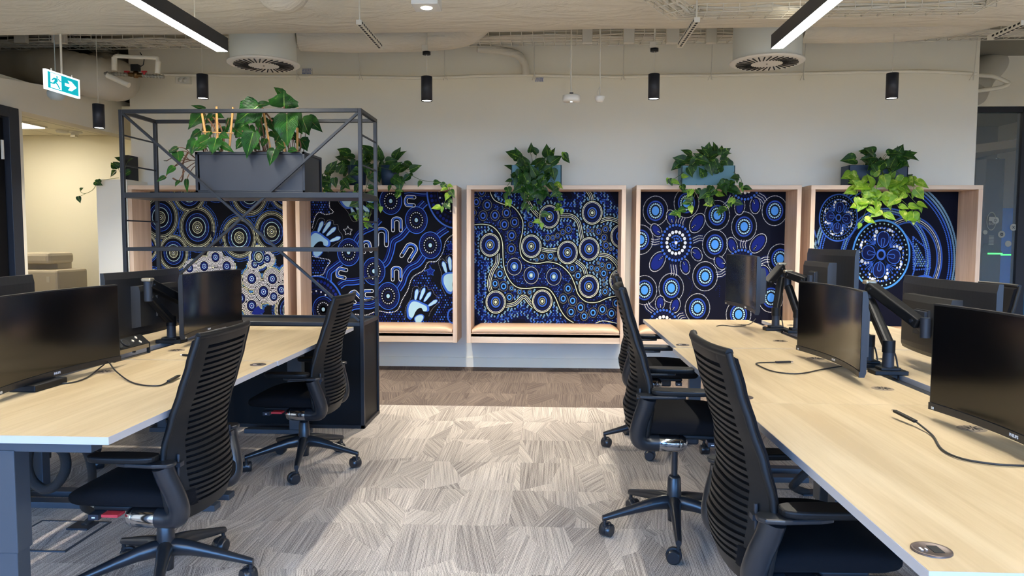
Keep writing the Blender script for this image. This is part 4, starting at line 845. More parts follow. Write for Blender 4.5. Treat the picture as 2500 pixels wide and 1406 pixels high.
# ------------------------------------------------------------------ desks
DZ = .735
def desk(x0, x1, y0, y1, side, label, ctrl=True, cables=False):
    """side=+1: user sits at x0 (lower x) ... the user edge is x0 when side=+1, x1 when side=-1"""
    t = thing('desk', ((x0 + x1) / 2, (y0 + y1) / 2, 0), label, 'desk', 'maple office desks')
    e = .0012; MB().b2((x0 + e, y0 + e, DZ - .024), (x1 - e, y1 - e, DZ)).build('tabletop', DESK, t)
    m = MB()
    for a, b in (((x0, y0), (x1, y0 + e)), ((x0, y1 - e), (x1, y1)), ((x0, y0 + e), (x0 + e, y1 - e)), ((x1 - e, y0 + e), (x1, y1 - e))): m.b2((a[0], a[1], DZ - .0245), (b[0], b[1], DZ - .0005))
    m.build('edge_band', EDGE, t)
    ux = x0 if side > 0 else x1; bx = x1 if side > 0 else x0; s = side
    cx = ux + s * .385
    for y in (y0 + .075, y1 - .075):
        m = MB(); m.b2((cx - .05, y - .035, .34), (cx + .05, y + .035, DZ - .06)); m.b2((cx - .044, y - .03, .03), (cx + .044, y + .03, .345)); m.b2((cx - s * .10, y - .035, .0), (cx + s * .36, y + .035, .03)); m.b2((cx - .30, y - .03, DZ - .065), (cx + .30, y + .03, DZ - .026)); m.build('leg', LEGM, t, bevel=.003)
    m = MB(); m.b2((cx - .14, y0 + .1, DZ - .07), (cx - .10, y1 - .1, DZ - .03)); m.b2((cx + .10, y0 + .1, DZ - .07), (cx + .14, y1 - .1, DZ - .03)); m.build('crossbeam', BLACKM, t)
    m = MB(); m.b2((bx - s * .19, y0 + .16, DZ - .16), (bx - s * .05, y1 - .16, DZ - .155)); m.b2((bx - s * .19, y0 + .16, DZ - .16), (bx - s * .185, y1 - .16, DZ - .07)); m.b2((bx - s * .055, y0 + .16, DZ - .16), (bx - s * .05, y1 - .16, DZ - .025)); m.build('cable_basket', BLACKM, t)
    gx = bx - s * .125
    for gy in (y0 + .305, y1 - .345):
        m = MB().lathe((gx, gy, DZ), [(0, .0018), (.033, .0022), (.041, .0018), (.044, 0)], 28)
        for a in range(10): m.bar((gx + .031 * math.cos(a * .628), gy + .031 * math.sin(a * .628), DZ + .0024), (gx + .008 * math.cos(a * .628), gy + .008 * math.sin(a * .628), DZ + .0024), .004, .0008, 1)
        m.build('grommet', [mat('grommet_grey', (128, 112, 92), .5), DARK], t)
    if ctrl:
        qx = ux + s * .052; qy = (y0 + .095) if side > 0 else (y1 - .11); m = MB().lathe((qx, qy, DZ), [(0, .002), (.030, .0025), (.034, .004), (.0375, .003), (.038, 0)], 28)
        m.b2((qx - .002, qy - .017, DZ + .002), (qx + .018, qy + .017, DZ + .0032), 1); m.build('height_controller', [mat('controller_bronze', (92, 80, 76), .35, .5), DARK], t)
        m = MB(); m.b2((qx - .022, qy - .006, DZ + .0025), (qx - .018, qy + .006, DZ + .0034)); m.b2((qx - .012, qy - .004, DZ + .0025), (qx - .009, qy + .004, DZ + .0034)); m.build('button', PRINT, t)
    return t
LY = [(2.198, 3.628), (3.636, 5.085)]
desk(-2.151, -1.351, *LY[0], -1, 'near left desk, its front corner cut free in the lower left foreground')
desk(-2.149, -1.347, *LY[1], -1, 'far left desk ending against the black shelf cabinet')
desk(-3.05, -2.25, *LY[0], 1, 'left row desk across the cable gap, nearest the camera', ctrl=False)
desk(-3.05, -2.25, *LY[1], 1, 'left row desk across the cable gap, beside the shelf cabinet', ctrl=False)
RY = [(1.383, 2.811), (2.812, 4.236), (4.247, 5.745)]
desk(.712, 1.512, *RY[0], 1, 'nearest right desk with the large round height controller in its corner')
desk(.712, 1.512, *RY[1], 1, 'middle right desk between the nearest and the farthest ones')
desk(.735, 1.535, *RY[2], 1, 'farthest right desk on the aisle side, set slightly back')
desk(1.612, 2.412, *RY[0], -1, 'right row desk across the cable gap, nearest the camera', ctrl=False)
desk(1.612, 2.412, *RY[1], -1, 'right row desk across the cable gap, middle of that side', ctrl=False)
desk(1.635, 2.435, *RY[2], -1, 'right row desk across the cable gap, farthest of that side', ctrl=False)

# ------------------------------------------------------------------ monitors
def monitor(x, y, z, face, label, w=.80, h=.365, tilt=0, logo=True, rz=0):
    t = thing('curved_monitor', (x, y, z), label, 'monitor', 'curved desk monitors', rz=(0 if face > 0 else math.pi) + rz)
    t.rotation_euler[1] = tilt
    N = 25; cur = lambda v: .045 * (v / (w / 2)) ** 2
    m = MB(); G = []
    for i in range(N):
        v = -w / 2 + w * i / (N - 1); c = cur(v)
        G.append([(c, v, 0), (c, v, h), (c - .018, v, h), (c - .026, v, h * .9), (c - .026, v, .02), (c - .018, v, 0)])
    m.grid(G, smooth=False, closed=True); m.add(G[0], [tuple(range(6))]); m.add(G[-1], [tuple(range(6))[::-1]]); m.build('casing', MBODY, t, local=True)
    m = MB(); m.grid([[(cur(v) + .0012, v, .026), (cur(v) + .0012, v, h - .006)] for v in np.linspace(-w / 2 + .005, w / 2 - .005, N)]); m.build('screen', SCREEN, t, local=True)
    m = MB(); G = []
    for i in range(N):
        v = -w / 2 + w * i / (N - 1); c = cur(v); G.append([(c + .0, v, 0), (c + .0045, v, 0), (c + .0045, v, .024), (c, v, .024)])
    m.grid(G, smooth=False, closed=True); m.add(G[0], [(0, 1, 2, 3)]); m.add(G[-1], [(3, 2, 1, 0)]); m.build('lower_bezel', MBODY, t, local=True)
    m = MB(); G = []
    for v in np.linspace(-w * .27, w * .27, 11): c = cur(v); G.append([(c - .02, v, .05), (c - .02, v, h * .78), (-.062 + c * .3, v, h * .78), (-.07 + c * .3, v, h * .7), (-.07 + c * .3, v, .06)])
    m.grid(G, smooth=False, closed=True); m.add(G[0], [tuple(range(5))]); m.add(G[-1], [tuple(range(5))[::-1]]); m.box((-.075, 0, h * .45), (.012, .12, .12)); m.build('rear_housing', MBACK, t, local=True)
    if logo: text_mesh('PHILIPS', 'lettering', .013, Matrix.Translation((.0052, 0, .012)) @ Matrix.Rotation(math.pi / 2, 4, 'Z') @ Matrix.Rotation(math.pi / 2, 4, 'X'), PRINT, t, .0003, .0004)
    MB().box((.042, -w / 2 + .02 if True else 0, .008), (.01, .012, .008)).build('power_button', GALV, t, local=True)
    return t
monitor(-2.085, 3.035, .762, 1, 'curved monitor on the near left desk, cut by the left edge')
monitor(-2.085, 4.46, .778, 1, 'curved monitor on the far left desk, screen towards the aisle')
monitor(-2.32, 4.22, .795, -1, 'monitor seen from behind, beyond the arm on the left row')
monitor(-2.37, 2.95, .812, -1, 'monitor seen from behind at the far left edge, only its top corner showing')
monitor(1.365, 2.205, .768, -1, 'curved monitor on the nearest right desk, cut by the right edge', rz=0)
monitor(1.365, 3.58, .768, -1, 'curved monitor on the middle right desk with glossy reflections')
monitor(1.345, 5.10, .878, -1, 'curved monitor on the farthest right desk, raised above the others', tilt=0)
monitor(1.76, 4.81, .925, 1, 'monitor seen from behind in the right row, highest of the three backs')
monitor(1.80, 3.50, .806, 1, 'monitor seen from behind in the right row, above the nearest right screen')

def arm(base, elbow, head, label, plate=None, foot=True):
    """clamp foot, post, lower arm rising to the elbow, spring arm down to the head"""
    b, e, hd = Vector(base), Vector(elbow), Vector(head); t = thing('monitor_arm', base, label, 'monitor arm', 'black gas spring monitor arms')
    m = MB(); m.box(b + Vector((0, 0, .01)), (.15 if foot else .1, .09, .02)); m.box(b + Vector((0, 0, .026)), (.09, .07, .014)); m.build('base_plate', BLACKP, t, bevel=.004)
    MB().cyl(b + Vector((0, 0, .03)), b + Vector((0, 0, .115)), .026, .024).build('post', BLACKM, t)
    low = b + Vector((0, 0, .13)); le = e - Vector((0, 0, .07)); d = (le - low)
    m = MB(); m.bar(low - d * .03, le, .05, .045); m.cyl(b + Vector((0, 0, .10)), b + Vector((0, 0, .155)), .028); m.build('lower_arm', BLACKP, t, bevel=.016, seg=3)
    MB().cyl(e - Vector((0, 0, .10)), e + Vector((0, 0, .01)), .022).build('elbow', BLACKM, t)
    d2 = (hd - e).normalized(); m = MB(); m.bar(e + d2 * .0, hd - d2 * .03, .055, .05); s = m.build('spring_arm', BLACKP, t, bevel=.008, seg=3)
    sd = d2.cross(Vector((0, 0, 1))).normalized(); m = MB()
    for q in (e + d2 * .03, hd - d2 * .06):
        m.cyl(q - sd * .031, q + sd * .031, .009, n=14)
    m.build('pivot_bolt', CHROME, s)
    m = MB(); m.box(e + Vector((0, 0, .018)), (.055, .05, .02)); m.build('elbow_cap', mat('silver_cap', (170, 160, 140), .3, .7), t, bevel=.008, seg=3)
    pl_ = Vector(plate) if plate else hd + Vector((.1, 0, .02)); m = MB(); m.cyl(hd - Vector((0, 0, .045)), hd + Vector((0, 0, .045)), .022); m.bar(hd, pl_, .04, .045); m.box(pl_, (.015, .11, .11)); m.build('head', BLACKM, t, bevel=.003)
    c = [low + Vector((.02, .03, 0)), b + Vector((.05, .04, .08)), b + Vector((.06, .03, .01)), b + Vector((.02, -.06, -.02))]; MB().tube(spline(c), .004, 6).build('arm_cable', CORD, t)
    return t
arm((-2.205, 4.24, DZ), (-2.20, 3.99, 1.10), (-2.19, 4.42, .95), 'black monitor arm beside the power module on the left row', (-2.165, 4.46, .96))
arm((1.565, 3.47, DZ), (1.575, 3.72, 1.125), (1.70, 3.42, .955), 'big black monitor arm between the middle right screens', (1.715, 3.5, .97))
arm((1.555, 3.66, DZ), (1.50, 3.9, 1.02), (1.46, 3.62, .93), 'black monitor arm hidden behind the middle right monitor', (1.45, 3.58, .95))
arm((1.545, 5.10, DZ), (1.60, 5.18, 1.165), (1.445, 5.05, 1.03), 'black monitor arm holding the farthest right monitor', (1.432, 5.1, 1.04))
arm((1.65, 4.98, DZ), (1.60, 5.04, 1.12), (1.665, 4.80, 1.08), 'black monitor arm holding the highest rear-facing monitor', (1.678, 4.81, 1.09))
# cable gap rails between the desk rows
for (x0, x1, y0, y1, lb) in ((-2.247, -2.153, 2.2, 5.08, 'dark cable rail in the gap of the left desk row'), (1.515, 1.609, 1.4, 5.7, 'dark cable rail in the gap of the right desk row')):
    m = MB(); m.b2((x0 + .01, y0, DZ - .05), (x1 - .01, y1, DZ - .02)); tag(m.build('cable_rail', BLACKM), lb, 'cable rail')
# power module
t = thing('power_module', (-2.23, 3.66, DZ), 'black desk power module with two sockets on the left row', 'power strip')
m = MB(); y0, y1 = 3.53, 3.86; xo = -2.13
pr_ = [(-.09, .0), (-.09, .055), (-.045, .10), (.005, .055), (.005, .0), (-.01, 0), (-.01, .045), (-.045, .07), (-.075, .045), (-.075, 0)]
for y in (y0, y1 - .012): m.prism(pr_, lambda p, q, y=y: (xo + p, y, DZ + q), lambda p, q, y=y: (xo + p, y + .012, DZ + q))
m.prism([(-.09, .04), (-.045, .10), (.005, .055), (-.03, .03)], lambda p, q: (xo + p, y0 + .01, DZ + q), lambda p, q: (xo + p, y1 - .01, DZ + q)); m.build('housing', BLACKP, t, bevel=.002)
n_ = Vector((.045, 0, .05)).normalized(); c0 = Vector((xo - .02, 0, DZ + .0785))
for y in (3.60, 3.665): q = c0 + Vector((0, y, 0)); m = MB(); m.cyl(q, q + n_ * .004, .025, n=20); m.cyl(q + n_ * .0042, q + n_ * .0045, .019, n=18, mi=1); m.build('outlet', [BLACKM, DARK], t)
for y, dx in ((3.735, 0), (3.785, -.012), (3.785, .012)): q = c0 + Vector((dx, y, -dx * .9)); m = MB(); m.cyl(q, q + n_ * .004, .009, n=4); m.build('usb_port', GALV, t)
m = MB(); m.b2((xo - .02, y0 + .012, DZ + .031), (xo + .004, y1 - .012, DZ + .052)); m.build('front_strip', mat('brushed_strip', (150, 140, 120), .3, .6), t)
# dock under the near left monitor
t = thing('docking_block', (-2.06, 2.98, DZ), 'small black block lying under the near left monitor', 'adapter')
q = atz(95, 940, DZ + .01); MB().box((q.x, q.y, DZ + .014), (.11, .2, .026)).build('body', BLACKP, t, bevel=.004)
# loose cables with plugs on the desks
def cord(pts, label, plug=None, r=.0032, tip=CHROME):
    P = [Vector(p) for p in pts]; t = thing('loose_cable', tuple(P[0]), label, 'cable', 'loose plugs on the desks')
    MB().tube(spline(P, 6), r, 8).build('cord', CORD, t)
    if plug:
        a, b = Vector(plug[0]), Vector(plug[1]); d = (b - a).normalized(); MB().bar(a, b, .014, .009).build('plug', BLACKP, t, bevel=.002)
        MB().bar(b, b + d * .012, .01, .004).build('plug_tip', tip, t)
    return t
zc = DZ + .005; Z = lambda x, y, h=0: atz(x, y, zc + h)
cord([Z(130, 936), Z(175, 934), Z(215, 920), Z(250, 893, .01), Z(264, 884, .03), Z(282, 905, .02), Z(315, 930), Z(350, 940), Z(390, 941), Z(411, 931)], 'black cable curling over the near left desk to a plug', (Z(411, 931, .004), Z(436, 917, .006)), tip=BLACKP)
cord([Z(560, 868), Z(520, 869), Z(482, 868)], 'short cable whose pale tip points left, behind the nearest left chair', (Z(482, 868, .002), Z(446, 866, .002)), tip=PRINT)
cord([Z(2500, 1137), Z(2430, 1133), Z(2350, 1120), Z(2300, 1097), Z(2276, 1062), Z(2236, 1029, .012)], 'black cable with a pen-like plug on the nearest right desk', (Z(2236, 1029, .013), Z(2184, 1003, .02)))
cord([Z(2062, 893), Z(2010, 901), Z(1950, 912), Z(1890, 907), Z(1852, 892), Z(1850, 886), Z(1893, 884)], 'black cable looping to a plug on the middle right desk', (Z(1893, 884, .003), Z(1930, 883, .004)))
cord([Z(1845, 778, .02), Z(1832, 790), Z(1800, 797), Z(1765, 794), Z(1750, 796)], 'thin black cable lying on the farthest right desk')
# floor boxes and cable snakes
SNK = mat('braided_sleeve', (24, 24, 26), .6, bump=.5, bscale=700)
def fbox(x, y, label):
    t = thing('floor_box', (x, y, 0), label, 'floor box', 'carpeted floor boxes'); m = MB(); m.b2((x - .16, y - .16, .0), (x + .16, y + .16, .003)); m.build('lid', CARPET, t)
    m = MB()
    for a, b in (((-.17, -.17), (.17, -.16)), ((-.17, .16), (.17, .17)), ((-.17, -.16), (-.16, .16)), ((.16, -.16), (.17, .16))): m.b2((x + a[0], y + a[1], 0), (x + b[0], y + b[1], .005))
    m.build('rim', LEGM, t); MB().b2((x + .02, y + .06, .003), (x + .12, y + .15, .012)).build('cable_flap', BLACKM, t)
q = atz(130, 1308, 0); fbox(q.x, q.y, 'carpeted floor box beneath the near left desk'); fl = q
t = thing('cable_snake', (-1.8, 2.6, 0), 'thick black cable sleeve looping under the near left desk', 'cable sleeve')
a = lambda x, y, Y=2.62: aty(x, y, Y)
MB().tube(spline([a(75, 1082), a(66, 1130), a(78, 1172), a(108, 1194), a(138, 1183), a(160, 1145), a(155, 1105), a(130, 1084)]), .018, 12).build('sleeve', SNK, t)
MB().tube(spline([a(206, 1088, 2.75), a(221, 1130, 2.8), a(224, 1180, 2.85), a(205, 1235, 2.9), (fl.x + .12, fl.y + .12, .06), (fl.x + .08, fl.y + .1, .01)]), .016, 12).build('sleeve', SNK, t)
q = atz(1962, 1222, 0); fbox(q.x, q.y, 'carpeted floor box beneath the middle right desk')
t = thing('cable_snake', (q.x, q.y, 0), 'black cable sleeve rising from the right floor box', 'cable sleeve')
MB().tube(spline([(q.x + .05, q.y + .1, .01), atz(1940, 1190, .06), atz(1950, 1170, .16), (q.x + .25, q.y + .1, .34), (q.x + .4, q.y + .1, DZ - .1)]), .02, 12).build('sleeve', SNK, t)

# ------------------------------------------------------------------ chairs
def interp(tab, z):
    for (a, va), (b, vb) in zip(tab[:-1], tab[1:]):
        if (a - z) * (b - z) <= 0: f_ = (z - a) / ((b - a) or 1); f_ = f_ * f_ * (3 - 2 * f_) * .4 + f_ * .6; return va + (vb - va) * f_
    return tab[-1][1]
XE = [(.33, -.15), (.40, -.14), (.50, -.128), (.60, -.138), (.70, -.165), (.80, -.20), (.90, -.232), (1.01, -.262)]
WD = [(.33, .215), (.40, .238), (.50, .248), (.60, .243), (.75, .232), (.90, .224), (1.01, .215)]
BU = [(.33, .05), (.40, .088), (.47, .108), (.55, .09), (.63, .062), (.75, .036), (.90, .03), (1.01, .026)]
def bk(u, z, off=0): return (interp(XE, z) - interp(BU, z) * (1 - abs(u) ** 2.6) + off, u * interp(WD, z), z)
def make_chair():
    t = thing('task_chair', (0, 0, 0), 'black task chair with a ribbed back', 'chair', 'black task chairs')
    # rear shell of the back: rim plus ribs
    m = MB(); th = .012
    def shell(u0, u1, z0, z1, nu, nz, o0=0, th=th):
        A_ = [[bk(u0 + (u1 - u0) * i / nu, z0 + (z1 - z0) * j / nz, o0) for i in range(nu + 1)] for j in range(nz + 1)]
        B_ = [[bk(u0 + (u1 - u0) * i / nu, z0 + (z1 - z0) * j / nz, o0 + th) for i in range(nu + 1)] for j in range(nz + 1)]
        m.grid(A_); m.grid([r[::-1] for r in B_]); m.grid([A_[0], B_[0]]); m.grid([B_[-1], A_[-1]]); m.grid([[r[0] for r in B_], [r[0] for r in A_]]); m.grid([[r[-1] for r in A_], [r[-1] for r in B_]])
    shell(-1, -.74, .33, 1.0, 3, 26); shell(.74, 1, .33, 1.0, 3, 26); shell(-.74, .74, .965, 1.0, 14, 2); shell(-.74, .74, .33, .385, 14, 2)
    NR = 27
    for k in range(NR):
        z = .392 + (.958 - .392) * (k + .5) / NR; shell(-.75, .75, z - .0068, z + .0048, 12, 1, .001, .008)
    m.tube([bk(u, 1.003, .008) for u in np.linspace(-1, 1, 17)], .013, 8)
    m.tube([bk(-1, z, .006) for z in np.linspace(.34, 1.003, 24)], .011, 8); m.tube([bk(1, z, .006) for z in np.linspace(.34, 1.003, 24)], .011, 8)
    b = m.build('backrest_shell', BLACKP, t, local=True)
    for q_ in (-.87, .87): m = MB(); m.tube([bk(q_, .50, -.008), bk(q_, .58, -.008)], .006, 6); m.box(bk(q_, .545, -.014), (.016, .03, .016)); m.build('lumbar_slider', BLACKM, b, local=True)
    # front upholstery
    m = MB(); A_ = [[bk(u, z, .016) for u in np.linspace(-.97, .97, 15)] for z in np.linspace(.36, .995, 20)]; B_ = [[bk(u, z, .034) for u in np.linspace(-.95, .95, 15)] for z in np.linspace(.365, .985, 20)]
    m.grid(A_); m.grid([r[::-1] for r in B_]); m.grid([A_[0], B_[0]]); m.grid([B_[-1], A_[-1]]); m.grid([[r[0] for r in B_], [r[0] for r in A_]]); m.grid([[r[-1] for r in A_], [r[-1] for r in B_]]); m.build('back_cushion', FABRIC, t, local=True)
    # seat
    m = MB(); G = []
    for i in range(21):
        s_ = i / 20; x = -.20 + .44 * s_; top = .445 + .012 * math.sin(s_ * 3) - (.016 * max(0, (s_ - .75) / .25) ** 2); bot = .376; hw = .235 - .03 * max(0, (s_ - .8) / .2) ** 2 - .04 * max(0, (.15 - s_) / .15) ** 2
        row = []
        for k in range(24):
            a = 2 * math.pi * k / 24; ca, sa = math.cos(a), math.sin(a); e = .35; row.append((x, hw * math.copysign(abs(ca) ** e, ca), (top + bot) / 2 + (top - bot) / 2 * math.copysign(abs(sa) ** .55, sa)))
        G.append(row)
    m.grid([[(r[0][0] + .0, y * .0 + r[0][1] * 0, .41) for (x_, y, z_) in r] for r in G[:1]] + G + [[(x_ + .012, y * .97, .41 + (z_ - .41) * .72) for (x_, y, z_) in r] for r in G[-1:]] + [[(x_ + .018, y * .9, .41 + (z_ - .41) * .3) for (x_, y, z_) in r] for r in G[-1:]] + [[(r[0][0] + .019, 0, .41) for _ in r] for r in G[-1:]], closed=True); m.build('seat', FABRIC, t, local=True)
    m = MB(); m.b2((-.16, -.2, .362), (.16, .2, .38)); m.build('seat_pan', BLACKP, t, bevel=.006, local=True)
    m = MB(); m.b2((-.10, -.06, .30), (.10, .06, .365)); m.b2((-.12, -.17, .335), (-.05, .17, .36)); m.build('tilt_mechanism', BLACKM, t, bevel=.01, local=True)
    for s in (-1, 1):
        m = MB(); m.b2((.118, s * .185, .342), (.155, s * .238, .362)); m.b2((.13, s * .237, .349), (.142, s * .239, .353), 1); m.build('label_plate', [mat('blue_black_plate', (34, 40, 52), .4), PRINT], t, local=True)
    MB().b2((.048, .188, .352), (.108, .236, .362)).build('adjust_lever', RED, t, local=True)
    for s in (-1, 1):
        # chrome stub, bent tube, bracket and pad
        m = MB(); m.tube([(.01, s * .20, .345), (.0, s * .20, .345), (-.085, s * .205, .345)], [.028, .037, .037], 18); m.tube([(.005, s * .2, .345), (.026, s * .2, .345), (.036, s * .2, .345)], [.037, .03, .008], 18); m.build('chrome_sleeve', CHROME, t, local=True)
        m = MB(); m.tube(spline([(-.08, s * .205, .345), (-.13, s * .21, .345), (-.165, s * .222, .356), (-.176, s * .23, .39), (-.165, s * .243, .45), (-.148, s * .256, .505), (-.137, s * .264, .55)], 5), .036, 18); m.build('arm_tube', BLACKS, t, local=True)
        o = Vector((0, s * .268, 0)); m = MB(); pts = [(-.185, -.012), (-.17, -.032), (-.12, -.038), (-.02, -.03), (.02, -.018), (.02, .018), (-.02, .03), (-.12, .038), (-.17, .032), (-.185, .012)]
        m.prism(pts, lambda p, q: (p, q + o.y, .553), lambda p, q: (p, q + o.y, .568)); m.build('arm_bracket', BLACKS, t, bevel=.005, local=True)
        m = MB(); pts = []
        for k in range(28):
            a = 2 * math.pi * k / 28; ca, sa = math.cos(a), math.sin(a); pts.append((.0 + .125 * math.copysign(abs(ca) ** .6, ca), .045 * math.copysign(abs(sa) ** .6, sa)))
        m.prism(pts, lambda p, q: (p * .97, q * .92 + o.y, .568), lambda p, q: (p, q + o.y, .592)); m.build('armrest_pad', BLACKP, t, bevel=.008, seg=3, local=True)
    MB().cyl((0, 0, .2), (0, 0, .31), .014, n=16).build('gas_piston', BLACKS, t, local=True)
    m = MB(); m.lathe((0, 0, 0), [(.0, .06), (.026, .06), (.028, .10), (.034, .12), (.034, .17), (.029, .26), (.022, .272), (0, .272)], 24)
    for k in range(5):
        a = 2 * math.pi * k / 5; ca, sa = math.cos(a), math.sin(a); G = []
        for (r, z, w_, h_) in ((.0, .145, .03, .034), (.05, .148, .029, .034), (.10, .143, .025, .029), (.18, .126, .021, .023), (.26, .107, .017, .018), (.315, .094, .015, .015), (.338, .088, .012, .014)):
            G.append([(ca * r - sa * w_ * math.cos(b_) * 1, sa * r + ca * w_ * math.cos(b_), z + h_ * math.sin(b_)) for b_ in np.linspace(0, 2 * math.pi, 13)[:-1]])
        m.grid(G, closed=True); m.add(G[-1], [tuple(range(12))]); m.tube([(ca * .328, sa * .328, .09), (ca * .328, sa * .328, .045)], .008, 8)
    base = m.build('star_base', BLACKS, t, local=True)
    for k in range(5):
        a = 2 * math.pi * k / 5; r = .328; cx, cy = r * math.cos(a), r * math.sin(a); w_ = a + .9 + k * .7; ux, uy = math.cos(w_), math.sin(w_); px_, py_ = -uy, ux; tx, ty = cx + px_ * .018, cy + py_ * .018; m = MB()
        for s in (-1, 1):
            m.tube([(tx + ux * s * .006, ty + uy * s * .006, .030), (tx + ux * s * .024, ty + uy * s * .024, .030), (tx + ux * s * .028, ty + uy * s * .028, .030)], [.030, .030, .024], 22)
        m.tube([(tx - ux * .007, ty - uy * .007, .034), (tx + ux * .007, ty + uy * .007, .034)], .034, 18); m.cyl((cx, cy, .03), (cx, cy, .062), .012, n=10)
        m.build('caster', BLACKS, base, local=True)
    return t
chair0 = make_chair(); index_kids()
def place_chair(x, y, rz, base_rot, dz, label, first=[True]):
    t = chair0 if first[0] else copy_tree(chair0); first[0] = False
    t.location = (x, y, 0); t.rotation_euler = (0, 0, rz); t['label'] = label
    kids = [o for o in COL.objects if o.parent == t]
    for o in kids:
        n = o.name.split('.')[0]
        if n == 'star_base': o.rotation_euler = (0, 0, base_rot - rz)
        elif n == 'gas_piston':
            o.scale = (1, 1, 1 + dz / .11); o.location.z = -.2 * (dz / .11)
        else: o.location.z = dz
R = math.radians
place_chair(-1.48, 2.76, math.pi, R(3), 0, 'black ribbed-back task chair at the near left desk, left foreground')
place_chair(-1.44, 4.29, math.pi, R(-7), .012, 'black ribbed-back task chair at the far left desk, in front of the shelf cabinet')
place_chair(.585, 3.38, R(-5), R(48), .13, 'black task chair at the middle right desk, raised on its exposed gas post')
place_chair(.745, 2.28, R(2), R(20), .035, 'nearest right black task chair, its base cut by the bottom edge')
place_chair(.70, 4.83, R(-6), R(45), .105, 'black task chair at the farthest right desk, mostly hidden behind the raised one')
place_chair(-2.93, 4.15, R(0), R(-3), .0, 'black task chair beyond the left row, only glimpsed under the desks')
place_chair(2.66, 4.95, math.pi, R(10), .06, 'black task chair beyond the right row, its back edge showing over a monitor')

# ------------------------------------------------------------------ open shelf with cabinet
X0, X1, Y0, Y1, H0, HT = -3.015, -1.292, 5.145, 5.625, .735, 2.245
t = thing('shelf_unit', ((X0 + X1) / 2, (Y0 + Y1) / 2, 0), 'tall black steel open shelf unit with crossed braces over a low cabinet', 'shelving unit'); SHELF = t
b = .026; m = MB(); r_ = b / 2
for x in (X0 + r_, X1 - r_):
    for y in (Y0 + r_, Y1 - r_): m.b2((x - r_, y - r_, 0), (x + r_, y + r_, HT))
for z in (HT - r_, 1.268, .745):
    for y in (Y0 + r_, Y1 - r_): m.b2((X0 + b, y - r_, z - r_), (X1 - b, y + r_, z + r_))
    for x in (X0 + r_, X1 - r_): m.b2((x - r_, Y0 + b, z - r_), (x + r_, Y1 - b, z + r_))
m.build('frame', SHELFM, t, bevel=.002)
for x in (X0 + r_, X1 - r_):
    for z in (2.07, 1.86, 1.47, 1.06, .9): MB().b2((x - .005, Y0 + b, z - .005), (x + .005, Y1 - b, z + .005)).build('side_rung', SHELFM, t)
MB().b2((X0, Y0 + .002, 1.63), (X1, Y1 - .002, 1.668)).build('shelf_board', SHELFM, t, bevel=.002)
za, zb = .77, HT - .03
MB().bar((X0 + .03, Y0 + .009, zb), (X1 - .03, Y0 + .009, za), .016, .022, up=(0, 1, 0)).build('brace', SHELFM, t)
MB().bar((X1 - .03, Y0 + .020, zb), (X0 + .03, Y0 + .020, za), .016, .022, up=(0, 1, 0)).build('brace', SHELFM, t)
m = MB(); m.b2((X0, Y0, 0), (X1, Y0 + b, b)); m.b2((X0, Y1 - b, 0), (X1, Y1, b)); m.b2((X0, Y0, 0), (X0 + b, Y1, b)); m.b2((X1 - b, Y0, 0), (X1, Y1, b)); m.build('base_frame', SHELFM, t, bevel=.002)
m = MB(); m.b2((X0 + b, Y0 + .012, b), (X1 - b, Y0 + .018, .732)); m.b2((X0 + .012, Y0 + b, b), (X0 + .018, Y1 - b, .732)); m.b2((X1 - .018, Y0 + b, b), (X1 - .012, Y1 - b, .732)); m.b2((X0 + b, Y1 - .018, b), (X1 - b, Y1 - .012, .732)); m.b2((X0 + .01, Y0 + .01, .728), (X1 - .01, Y1 - .01, .74)); m.build('cabinet_panels', CABP, t)
# planter trough on the board
PX0, PX1, PY0, PY1, PZ0, PZ1 = -2.50, -1.712, 5.20, 5.60, 1.668, 1.955
t = thing('planter_trough', ((PX0 + PX1) / 2, 5.4, PZ0), 'long charcoal metal planter trough on the upper board of the shelf unit', 'planter')
m = MB(); e = .018
for x in (PX0, PX1 - e):
    for y in (PY0, PY1 - e): m.b2((x, y, PZ0), (x + e, y + e, PZ1))
for z in (PZ0, PZ1 - e):
    for y in (PY0, PY1 - e): m.b2((PX0, y, z), (PX1, y + e, z + e))
    for x in (PX0, PX1 - e): m.b2((x, PY0, z), (x + e, PY1, z + e))
m.build('frame', SHELFM, t, bevel=.0015)
m = MB(); m.b2((PX0 + .022, PY0 + .008, PZ0 + .01), (PX1 - .01, PY0 + .014, PZ1 - .008)); m.b2((PX0 + .022, PY1 - .014, PZ0 + .01), (PX1 - .01, PY1 - .008, PZ1 - .008)); m.b2((PX0 + .022, PY0 + .008, PZ0 + .01), (PX0 + .028, PY1 - .01, PZ1 - .008)); m.b2((PX1 - .014, PY0 + .01, PZ0 + .01), (PX1 - .008, PY1 - .05, PZ1 - .008)); m.build('side_panels', SHELFP, t)
MB().b2((PX0 + .02, PY0 + .012, PZ0 + .02), (PX1 - .012, PY1 - .012, PZ1 - .03)).build('soil', SOIL, t)

